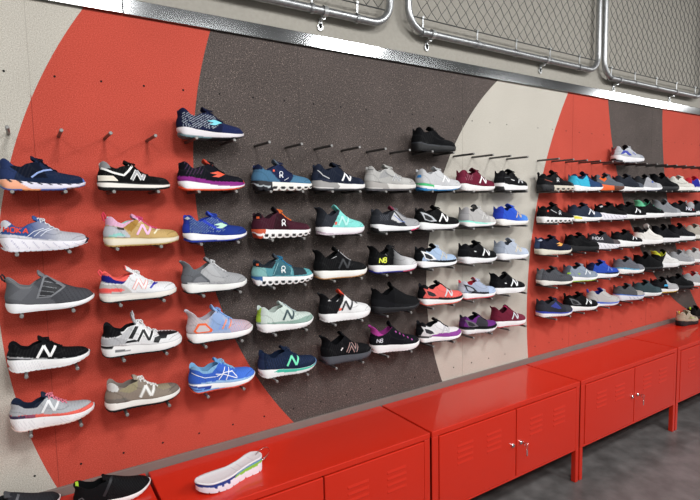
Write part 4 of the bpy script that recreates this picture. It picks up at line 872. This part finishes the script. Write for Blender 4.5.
M['cream'] = speckle('cream_rubber', '#bfbaaf', '#a59e93', '#d2cec5', scale=300, bump=.04, fleck=.10, fleckcol='#a58f74', cloud=.05)
M['red'] = speckle('red_rubber', '#be4a3a', '#aa3d2e', '#cd5d50', scale=290, cloud=.06, bump=.04)
M['grey'] = speckle('grey_rubber', '#504845', '#393230', '#6d625d', scale=215, fleck=.17, fleckcol='#8d7f75', cloud=.12, bump=.05)
M['plaster'] = speckle('greige_plaster', '#9e9a91', '#9b978e', '#a19d94', scale=60, rough=.8, bump=.05, cloud=.04, cscale=1.2)
M['floor'] = speckle('slate_vinyl', '#605e5d', '#555352', '#6b6968', scale=9, rough=.34, bump=.01, cloud=.22, cscale=5)
M['ceil'] = plain('dim_ceiling', '#515153', rough=.9)
M['sidewall'] = plain('pale_wall', '#c9c6c0', rough=.9)
M['rail'] = plain('brushed_steel', '#8d8f90', rough=.13, metal=1.0)
M['strip'] = plain('taupe_strip', '#7c716c', rough=.45, spec=.4, noise=.06, nscale=8)
M['hole'] = plain('dark_hole', '#0d0c0c', rough=1)
M['seam'] = plain('seam_line', '#4b4038', rough=1)
M['peg'] = plain('peg_steel', '#5b5a59', rough=.4, metal=.75, noise=.1, nscale=200)
M['pegcap'] = plain('peg_cap', '#8a8987', rough=.45, metal=.4)
M['cab'] = plain('red_enamel', '#cf270f', rough=.45, spec=.35, coat=.55, coat_rough=.035, noise=.015, nscale=400)
M['dark'] = plain('dark_gap', '#1a0d0b', rough=.9)
M['chrome'] = plain('chrome', '#d5d5d5', rough=.15, metal=1.0)
M['galv'] = plain('galvanised_tube', '#a7a9aa', rough=.38, metal=.85, noise=.18, nscale=60)
M['wire'] = plain('galvanised_wire', '#4f5050', rough=.5, metal=.5)
M['lime'] = plain('lime_label', '#b4e03c', rough=.7)
M['clipm'] = plain('zinc_clip', '#c6c8c8', rough=.3, metal=.7)

def quad_struct(name, vs, mat, kind='structure'):
    o = mesh_obj(name, vs, [tuple(range(len(vs)))], mat, smooth=False)
    o['kind'] = kind
    return o
def slab(name, x0, x1, y0, y1, z0, z1, mat):
    mb = MB(); mb.box(x0, x1, y0, y1, z0, z1); o = mb.build(name, mat); o['kind'] = 'structure'; return o
YB = -4.6
slab('wall_back', XL, XR, .012, .15, 0, CEIL, M['plaster'])
slab('floor', XL, XR, YB, .15, -.1, 0, M['floor'])
slab('ceiling', XL, XR, YB, .15, CEIL, CEIL + .1, M['ceil'])
slab('wall_left', XL - .1, XL, YB, .15, 0, CEIL, M['sidewall'])
slab('wall_right', XR, XR + .1, YB, .15, 0, CEIL, M['sidewall'])

# inlaid cladding: zones bounded by big circle arcs
SEAMC = {'cream': '#a8a298', 'red': '#97382b', 'grey': '#46403d'}
ARC = [(1.862, 1.377, 1.931), (2.513, 1.858, 1.876), (3.442, 1.256, 1.520), (5.618, .990, 2.813), (5.907, 2.769, 2.2255), (6.998, 2.514, 2.497)]
zz = np.linspace(.56, ZR0 + .01, 90)
edges = [np.full_like(zz, XL)]
for cx, cz, r in ARC: edges.append(cx - np.sqrt(np.maximum(r * r - (zz - cz) ** 2, 0)))
edges[5] = np.minimum(edges[5], edges[6])
edges.append(np.full_like(zz, XR))
for k, mname in enumerate(['cream', 'red', 'grey', 'cream', 'red', 'grey', 'red']):
    vs = []; fs = []
    a, b = edges[k], edges[k + 1]
    n = len(zz)
    for y in (0.0, .012):
        for i in range(n): vs += [(a[i], y, zz[i]), (b[i], y, zz[i])]
    for i in range(n - 1):
        fs.append((2 * i, 2 * i + 1, 2 * i + 3, 2 * i + 2))
        o2 = 2 * n
        fs.append((2 * i, 2 * i + 2, o2 + 2 * i + 2, o2 + 2 * i)); fs.append((2 * i + 1, o2 + 2 * i + 1, o2 + 2 * i + 3, 2 * i + 3))
    o = mesh_obj('wall_panel_%d' % (k + 1), vs, fs, M[mname], smooth=False); o['kind'] = 'structure'
sm = {k: MB() for k in SEAMC}
for k in range(-2, 12):
    x = .075 + 1.0668 * k
    zone = [['cream', 'red', 'grey', 'cream', 'red', 'grey', 'red'][sum(1 for e in edges[1:7] if e[i] < x)] for i in range(len(zz))]
    i = 0
    while i < len(zz) - 1:
        j = i
        while j < len(zz) - 1 and zone[j] == zone[i]: j += 1
        sm[zone[i]].box(x - .0010, x + .0010, -.0005, .004, zz[i], min(zz[j], ZR0)); i = j
for q, k in enumerate(SEAMC):
    o = sm[k].build('trim_%d' % (q + 3), plain('seam_' + k, SEAMC[k], rough=1)); o['kind'] = 'structure'
mb = MB()
for zc in (2.195, .7314):
    for n in range(-6, 60):
        x = n * PITCH
        if n == 18: continue
        ring = [(x + .0042 * math.cos(a), -.0008, zc + .0042 * math.sin(a)) for a in np.linspace(0, 2 * math.pi, 11)[:-1]]
        mb.add(ring, [tuple(range(10))])
o = mb.build('trim_6', M['hole']); o['kind'] = 'structure'
# rail in lengths
mb = MB()
for a, b, dz in ((XL, .392, .002), (.394, 2.905, 0), (2.907, XR, .001)):
    mb.box(a, b, -.016 - dz, .012, ZR0, ZR1)
o = mb.build('trim_1', M['rail'], bevel=.002); o['kind'] = 'structure'
mb = MB(); mb.box(XL, XR, -.011, .012, .50, ZSTRIP)
o = mb.build('trim_2', M['strip'], bevel=.002); o['kind'] = 'structure'

# -------------------------------------------------------------------- pegs
def peg_proto():
    mb = MB(); mb.tube([(0, -.0005, 0), (0, -.158, 0)], PEG_R, 12)
    o = mb.build('peg', M['peg']); smooth_by_angle(o)
    mb = MB(); mb.tube([(0, -.158, 0), (0, -.1625, 0), (0, -.1635, 0)], [PEG_R * 1.04, PEG_R * 1.04, PEG_R * .8], 12)
    c = mb.build('end_cap', M['pegcap'], o); smooth_by_angle(c)
    return o, c
peg0 = None
def add_peg(n, row, label, group):
    global peg0
    if peg0 is None:
        o, c = peg0 = peg_proto()
    else:
        o = peg0[0].copy(); COL.objects.link(o)
        c = peg0[1].copy(); COL.objects.link(c); c.parent = o
    o.location = (n * PITCH, 0, ROW_Z[row])
    for k in list(o.keys()):
        if k in ('label', 'group', 'category'): del o[k]
    tag(o, label, 'peg', group)

# --------------------------------------------------------------- place shoes
seen = set()
SHOE_OBJ = {}
for (r, c) in sorted(D):
    sp = D[r, c]
    assert sp['short'] not in seen, sp['short']
    seen.add(sp['short'])
    right = c >= 10
    if r == 0:
        where = {1: 'alone on the upper peg row over the left columns', 2: 'alone on upper row, middle of wall', 3: 'alone on upper row at right'}[c]
    else:
        where = '%s in the %s row, %s group' % (ORD[(c - 10) if right else c - 1], ROWN[r], 'right' if right else 'left')
    xc, L, yaw_ = FIT[r, c]
    o = make_shoe(sp, sp.get('name', 'running_shoe'), xc, L, ROW_Z[r] + PEG_R, -.09, yaw_)
    tag(o, sp['short'] + ', ' + where, 'shoe', 'shoes displayed on the wall pegs')
    SHOE_OBJ[r, c] = o

for r in range(1, 6):
    for c in range(1, 18):
        n0 = 2 * (c - 1) if c < 10 else 19 + 2 * (c - 10)
        if c >= 15: n0 = {15: 28.6, 16: 30.4, 17: 32.0}[c]
        for k, e in ((0, 'heel'), (1, 'toe')):
            add_peg(n0 + k, r, 'steel peg under %s of %s' % (e, D[r, c]['short']), 'pegs carrying shoes')
held = {4: (1, 'heel'), 5: (1, 'toe'), 12: (2, 'heel'), 13: (2, 'toe'), 25: (3, 'heel'), 24: (3, 'heel end'), 26: (3, 'toe')}
SUF = {1: 'st', 2: 'nd', 3: 'rd'}
k = 0
for n in list(range(0, 18)) + list(range(19, 36)):
    if n in held and n != 24:
        add_peg(n, 0, 'steel peg under %s of %s' % (held[n][1], D[0, held[n][0]]['short']), 'pegs carrying shoes'); continue
    k += 1
    sfx = 'th' if 10 <= k % 100 <= 20 else SUF.get(k % 10, 'th')
    add_peg(n, 0, 'bare steel peg on the upper row, %d%s bare one from the left' % (k, sfx), 'bare pegs on the upper row')

# ------------------------------------------------------------ red cabinets
C0, CPER, CW, CD, CH, CY = 1.589, 1.198, 1.186, .40, .63, -.0125
BOT = .205
def make_cabinet(x0, label, first=True):
    root = empty('metal_cabinet', (x0 + CW / 2, CY - CD / 2, 0))
    tag(root, label, 'cabinet', 'red metal cabinets along the wall')
    w, d = CW / 2, CD / 2
    mb = MB()
    t = .0012
    mb.box(-w, w, -d, d, CH - .028, CH)                 # top tray with its lip
    mb.box(-w, -w + .016, -d + .002, d, BOT, CH - .028); mb.box(w - .016, w, -d + .002, d, BOT, CH - .028)
    mb.box(-w + .016, w - .016, d - .016, d, BOT, CH - .028)
    mb.box(-w + .016, w - .016, -d + .022, d - .016, BOT, BOT + .02)
    # front frame around the doors
    f0, f1 = -d + .0005, -d + .022
    mb.box(-w, -w + .042, f0, f1, BOT, CH - .028); mb.box(w - .036, w, f0, f1, BOT, CH - .028)
    mb.box(-w + .042, w - .036, f0, f1, BOT, BOT + .012)
    body = mb.build('body', M['cab'], root, bevel=.003, seg=2)
    mb = MB(); mb.box(-w + .04, w - .035, -d + .018, -d + .021, BOT + .01, CH - .03); mb.build('door_recess', M['dark'], root)
    dz0, dz1 = BOT + .015, CH - .033
    for sg in (-1, 1):
        if sg < 0: a, b = -w + .0455, -.0035 + .012
        else: a, b = .0155, w - .0395
        mb = MB(); mb.box(a, b, -d - .002, -d + .016, dz0, dz1)
        cx = ((a + b) / 2)
        for g in (-1, 1):
            gx = cx + g * .105
            for q in range(4):
                zc = dz1 - .085 - q * .030
                x0_, x1_ = gx - .055, gx + .055
                # pressed louvre: a shallow wedge
                vs = [(x0_, -d - .002, zc + .009), (x1_, -d - .002, zc + .009), (x1_ - .006, -d - .0048, zc - .006), (x0_ + .006, -d - .0048, zc - .006), (x0_, -d - .002, zc - .007), (x1_, -d - .002, zc - .007)]
                mb.add(vs, [(0, 3, 2, 1), (3, 4, 5, 2), (0, 4, 3), (1, 2, 5)])
        door = mb.build('door', M['cab'], root, bevel=.0025)
        kx = (b - .03) if sg < 0 else (a + .03)
        kz = .405
        mb = MB(); mb.tube([(kx, -d - .002, kz), (kx, -d - .010, kz), (kx, -d - .014, kz)], [.011, .011, .008], 14)
        lk = mb.build('lock', M['chrome'], door); smooth_by_angle(lk)
        if sg > 0:
            mb = MB()
            mb.box(kx - .0012, kx + .0012, -d - .036, -d - .012, kz - .004, kz + .004)
            mb.tube([(kx, -d - .040 + .011 * math.cos(q), kz + .0 + .011 * math.sin(q)) for q in np.linspace(0, 2 * math.pi, 15)[:-1]], .0022, 6, closed=True)
            mb.tube([(kx + .003 + .013 * math.sin(q) * .4, -d - .044, kz - .02 + .013 * math.cos(q)) for q in np.linspace(0, 2 * math.pi, 15)[:-1]], .0015, 6, closed=True)
            mb.box(kx - .004, kx + .006, -d - .047, -d - .044, kz - .062, kz - .03)
            ky = mb.build('key', M['chrome'], lk)
    for sx in (-1, 1):
        for sy in (-1, 1):
            mb = MB()
            xa = sx * w; xb = xa - sx * .030; ya = sy * d; yb = ya - sy * .030
            mb.box(min(xa, xb), max(xa, xb), min(ya, yb), max(ya, yb), 0, BOT)
            mb.build('leg', M['cab'], root, bevel=.003)
    return root
CABL = {-2: 'red metal cabinet at far left holding the dark slip-on shoes', -1: 'red metal cabinet under the white sole sample', 0: 'red metal cabinet in the middle, wall reflected in its empty top',
        1: 'red metal cabinet right of the middle one, empty top, open floor before it', 2: 'red metal cabinet at right carrying the beige shoe', 3: 'red metal cabinet at far right end, mostly outside the view'}
for i in range(-2, 4): make_cabinet(C0 + i * CPER, CABL[i])

# -------------------------------------------------- things on the cabinets
TOP = CH
def top_shoe(sp, name, label, xc, yc, L, rz=0.0):
    o = make_shoe(sp, name, xc, L, TOP, yc, rz)
    tag(o, label, 'shoe', 'shoes standing on the cabinets')
    if sp['st'] == 'low':      # bright size label inside the heel
        mb = MB(); mb.box(-.462 * L, -.425 * L, -.035 * L, .035 * L, .325 * L, .392 * L)
        mb.build('heel_label', M['lime'], o, bevel=.002)
    return o
SLIP = dict(st='low', up='#16171a', ms='#eeeeee', lin='#131416', lace=None, tongue='#17181b', out='#e2e2e2', bow=False,
    zz=1, em=[('S', [(.36, .15), (.50, .40)], .035, '#25262a'), ('S', [(.06, .2), (.10, .22), (.12, .19), (.08, .17), (.06, .2)], .012, '#55575a')], ins='#a9d83a')
top_shoe(SLIP, 'slip_on_shoe', 'black slip-on shoe with white sole on the left red cabinet', .245, -.150, .268, .0)
SLIP2 = dict(SLIP, up='#2e3035', tongue='#4a4c50', lin='#2a2b2e', em=[('S', [(.42, .15), (.54, .38)], .03, '#5a5c60')], ins='#b6e03a')
top_shoe(SLIP2, 'slip_on_shoe', 'dark grey slip-on shoe at the lower left corner of the view', -.055, -.080, .268)
BEIGE = dict(st='dad', up='#b0a692', ms='#26262a', lin='#d0c9b8', lace='#c4bca8', tongue='#a79e8a', out='#1c1c1f', tab='#c9b95a', paint=[('P', [(.3, .2), (.5, .16), (.45, .3)], '#938a74'), ('T', .85, 0, '#a2977f')], em=[('S', [(.42, .24), (.6, .19)], .014, '#a9c85a'), ('S', [(.66, .2), (.8, .22)], .014, '#77705f')])
top_shoe(BEIGE, 'sneaker', 'beige trail shoe with black sole on the right red cabinet', 4.815, -.115, .285, -.10)
BLACK = dict(st='runner', up='#131416', ms='#1a1b1e', lin='#101113', lace='#17181a', tongue='#131416', out='#17181a', tab='#a9d83a', bow=False)
top_shoe(BLACK, 'running_shoe', 'black shoe with lime heel tab behind the beige shoe', 5.115, -.06, .275, .0)

# cut-away sole sample with a key ring
def sole_sample():
    L = .292
    root = empty('sole_sample', (.652, -.272, TOP), math.radians(15))
    tag(root, 'white cushioned sole sample with blue and green layers and key ring', 'sole sample')
    s = np.linspace(0, 1, 110); u = .55 * s + .45 * (1 - np.cos(np.pi * s)) / 2
    lat, med, cen = plan(u, 1.0)
    # toe lies to the left, so mirror along x below
    zs = tab([(0, .185), (.15, .18), (.35, .155), (.6, .135), (.85, .135), (1, .165)], u); zb = tab([(0, .03), (.08, .006), (.15, 0), (.6, 0), (.75, .01), (.9, .03), (1, .06)], u)
    zb2 = zb + .022 * (np.mod(u * 9, 1) < .13) * (u > .05)
    prof = lambda v: .94 + .05 * math.sin(math.pi * min(1, .15 + v * .8))
    ep = lambda v: (.012 * (1 - v), -.012 * (1 - v))
    mz = [('P', [(-.1, .75), (.3, .58), (.5, .68), (.62, .9), (.6, 1.1), (-.1, 1.1)], '#8ec63f'), ('P', [(-.1, .90), (.4, .84), (.62, .85), (.62, 1.1), (-.1, 1.1)], '#5f9ac4'), ('P', [(.5, .84), (.66, .70), (1.1, .62), (1.1, 1.1), (.5, 1.1)], '#263a86')] + [('P', [(.62 + .09 * k, .72), (.66 + .09 * k, .72), (.65 + .09 * k, .5), (.62 + .09 * k, .5)], '#263a86') for k in range(3)]
    a = ring_solid('midsole', root, M['foam'], u, lat, med, cen, zb2, zs, prof, 14, '#ebe9f2', mz, L, endp=ep)
    # moulded footbed: rim and sunken middle
    vs = []; fs = []; cs = []; nw = 13
    for i in range(len(u)):
        for j in range(nw):
            q = -1 + 2 * j / (nw - 1)
            w = (lat[i] if q < 0 else med[i]) * .93
            dip = .017 * (1 - abs(q) ** 3) * min(1, u[i] / .12, (1 - u[i]) / .08)
            vs.append((u[i] * L, (q * w + cen[i]) * L, (zs[i] + .021 - dip) * L))
            ln = (abs(math.sin(u[i] * 34)) < .10 and abs(q) < .6 and u[i] < .55)
            cs.append(lin('#cfccd2') if ln else lin('#e6e3e6'))
    for i in range(len(u) - 1):
        for j in range(nw - 1): fs.append((i * nw + j, (i + 1) * nw + j, (i + 1) * nw + j + 1, i * nw + j + 1))
    b = mesh_obj('footbed', vs, fs, M['foam'], root, colors=np.array(cs))
    b.modifiers.new('thickness', 'SOLIDIFY').thickness = .006
    # the sample lies with its heel to the right
    T = Matrix.Translation((L / 2, 0, 0)) @ Matrix.Diagonal((-1, 1, 1, 1))
    for ch in (a, b):
        ch.data.transform(T); ch.data.flip_normals()
    mb = MB()
    c0 = Vector((L / 2 + .008, -.004, .034 + .014))
    ax = Vector((.9, -.1, .0)).normalized(); ay = Vector((.0, -.35, .94)).normalized()
    mb.tube([c0 + (ax * math.cos(q) + ay * math.sin(q)) * .034 for q in np.linspace(0, 2 * math.pi, 41)[:-1]], .0013, 6, closed=True)
    mb.tube([c0 + Vector((0, .0025, 0)) + (ax * math.cos(q) + ay * math.sin(q)) * .033 for q in np.linspace(.5, 5.8, 40)], .0012, 6)
    k = mb.build('key_ring', M['chrome'], root, smooth=True)
sole_sample()

# -------------------------------------------- chain-link frames on the wall
def fence(x0, x1, z0, z1, label, brackets, clips):
    yc = -.040; R = .019; rc = .115
    root = empty('chain_link_panel', ((x0 + x1) / 2, yc, z0))
    tag(root, label, 'fence panel', 'chain-link panels above the rail')
    ox, oz = (x0 + x1) / 2, z0
    def loc(x, z, y=0): return (x - ox, y, z - oz)
    pts = []
    for cx, cz, a0 in ((x1 - rc, z0 + rc, -90), (x1 - rc, z1 - rc, 0), (x0 + rc, z1 - rc, 90), (x0 + rc, z0 + rc, 180)):
        for k in range(9):
            a = math.radians(a0 + 90 * k / 8)
            pts.append(loc(cx + rc * math.cos(a), cz + rc * math.sin(a)))
    mb = MB(); mb.tube(pts, R, 14, closed=True)
    mb.build('tube_frame', M['galv'], root, smooth=True)
    # woven wire: zigzag strands, neighbours hooking at the corners
    mb = MB(); p = .036
    xa, xb, za, zb_ = x0 + .055, x1 - .055, z0 + .075, z1 - .06
    ns = int((xb - xa) / (p / 2))
    nz = int((zb_ - za) / (p * 1.1))
    dz = (zb_ - za) / nz
    for s in range(ns):
        x = xa + s * p
        if x > xb - p * .5: break
        line = []
        for k in range(nz + 1):
            side = (k + s) % 2
            line.append(loc(x + (p if side else 0), za + k * dz, .003 if k % 2 else -.003))
        mb.tube(line, .0021, 4)
    mb.build('wire_mesh', M['wire'], root)
    mb = MB()
    mb.tube([loc(xa - .02, za - .004), loc(xb + .02, za - .004)], .0032, 6)
    mb.build('tension_bar', M['wire'], root)
    for x in clips:
        mb = MB()
        n = 16
        prev = None
        ring = [loc(x, z0 + .0235 * math.cos(a), .0235 * math.sin(a)) for a in np.linspace(0, 2 * math.pi, n + 1)[:-1]]
        # flat band: two rings joined
        vs = [(q[0] - .008, q[1], q[2]) for q in ring] + [(q[0] + .008, q[1], q[2]) for q in ring]
        mb.add(vs, [(k, (k + 1) % n, n + (k + 1) % n, n + k) for k in range(n)])
        mb.box(x - ox - .005, x - ox + .005, -.006, -.003, .022, za - oz + .004)
        mb.tube([loc(x, za - .002, -.010), loc(x, za - .002, .006)], .007, 8)
        mb.build('tie_band', M['galv'], root)
    for x in brackets:
        mb = MB(); n = 16
        ring = [loc(x, z0 + .0245 * math.cos(a), .0245 * math.sin(a)) for a in np.linspace(0, 2 * math.pi, n + 1)[:-1]]
        vs = [(q[0] - .011, q[1], q[2]) for q in ring] + [(q[0] + .011, q[1], q[2]) for q in ring]
        mb.add(vs, [(k, (k + 1) % n, n + (k + 1) % n, n + k) for k in range(n)])
        # tongue down to the wall with an eyelet
        yw = .047
        mb.box(x - ox - .009, x - ox + .009, .012, yw, -.032, -.020)
        disc = [(x - ox + .015 * math.cos(a), yw, -.058 + .018 * math.sin(a)) for a in np.linspace(0, 2 * math.pi, 19)[:-1]]
        disc2 = [(q[0], q[1] - .004, q[2]) for q in disc]
        m = len(disc)
        mb.add(disc + disc2, [tuple(range(m)), tuple(range(2 * m - 1, m - 1, -1))] + [(k, (k + 1) % m, m + (k + 1) % m, m + k) for k in range(m)])
        mb.box(x - ox - .009, x - ox + .009, yw - .004, yw, -.058, -.02)
        b = mb.build('wall_bracket', M['clipm'], root)
        mb = MB(); mb.tube([(x - ox, yw - .003, -.060), (x - ox, yw - .007, -.060)], .006, 10)
        mb.build('screw', M['hole'], b)
    return root
FZ1 = 3.62
fence(-.06, 1.655, 2.618, FZ1, 'chain-link fence panel in a round tube frame, leftmost of three', (-.0 + .3, 1.27), (.5, .88, 1.20, 1.45))
fence(1.775, 3.50, 2.622, FZ1, 'chain-link fence panel in a round tube frame, middle of three', (1.94, 2.92), (1.87, 2.28, 2.62, 2.95, 3.27))
fence(3.575, 5.09, 2.596, FZ1, 'chain-link fence panel in a round tube frame, right-hand one of three', (3.78, 4.62), (3.66, 3.98, 4.30, 4.62, 4.95))

# ------------------------------------------------------------------ lights
def area(x, y, z, sx, sy, power, target=None, col=(1, 1, 1)):
    l = bpy.data.lights.new('ceiling_and_fill_light', 'AREA'); l.shape = 'RECTANGLE'; l.size = sx; l.size_y = sy; l.energy = power; l.color = col
    o = bpy.data.objects.new('ceiling_and_fill_light', l); COL.objects.link(o); o.location = (x, y, z)
    if target:
        d = Vector(target) - Vector((x, y, z)); o.rotation_euler = d.to_track_quat('-Z', 'Y').to_euler()
    return o
LP = LIGHT_POWER
for lx in (.50, 3.25, 8.9, 10.4): area(lx, -2.85, 3.55, .62, .45, LP, (lx, -1.2, 0))
for lx in (-1.2, 1.75, 4.5, 6.4): area(lx, -3.5, 3.3, .9, .40, LP * .5, (lx, -.6, .6))  # added fill lamps, frontal and low enough that the rail does not mirror them
w = bpy.data.worlds.new('store'); bpy.context.scene.world = w; w.use_nodes = True
w.node_tree.nodes['Background'].inputs['Color'].default_value = (1, .98, .95, 1)
w.node_tree.nodes['Background'].inputs['Strength'].default_value = WORLD

# ------------------------------------------------------------------ camera
cam = bpy.data.cameras.new('camera'); co = bpy.data.objects.new('camera', cam); COL.objects.link(co)
cam.sensor_width = 36.0; cam.lens = 502.732 / 700 * 36.0; cam.clip_start = .05
yaw, pitch, roll = .5719, .0867, -.0191
fw = Vector((math.sin(yaw) * math.cos(pitch), math.cos(yaw) * math.cos(pitch), -math.sin(pitch)))
rt = Vector((math.cos(yaw), -math.sin(yaw), 0)); up = rt.cross(fw)
r2 = rt * math.cos(roll) + up * math.sin(roll); u2 = -rt * math.sin(roll) + up * math.cos(roll)
co.matrix_world = Matrix(((r2.x, u2.x, -fw.x, .0295), (r2.y, u2.y, -fw.y, -2.1463), (r2.z, u2.z, -fw.z, 1.7058), (0, 0, 0, 1)))
bpy.context.scene.camera = co
sc = bpy.context.scene
sc.view_settings.view_transform = 'Standard'
sc.view_settings.look = 'None'
sc.view_settings.exposure = EXPOSURE
sc.view_settings.gamma = 1.0
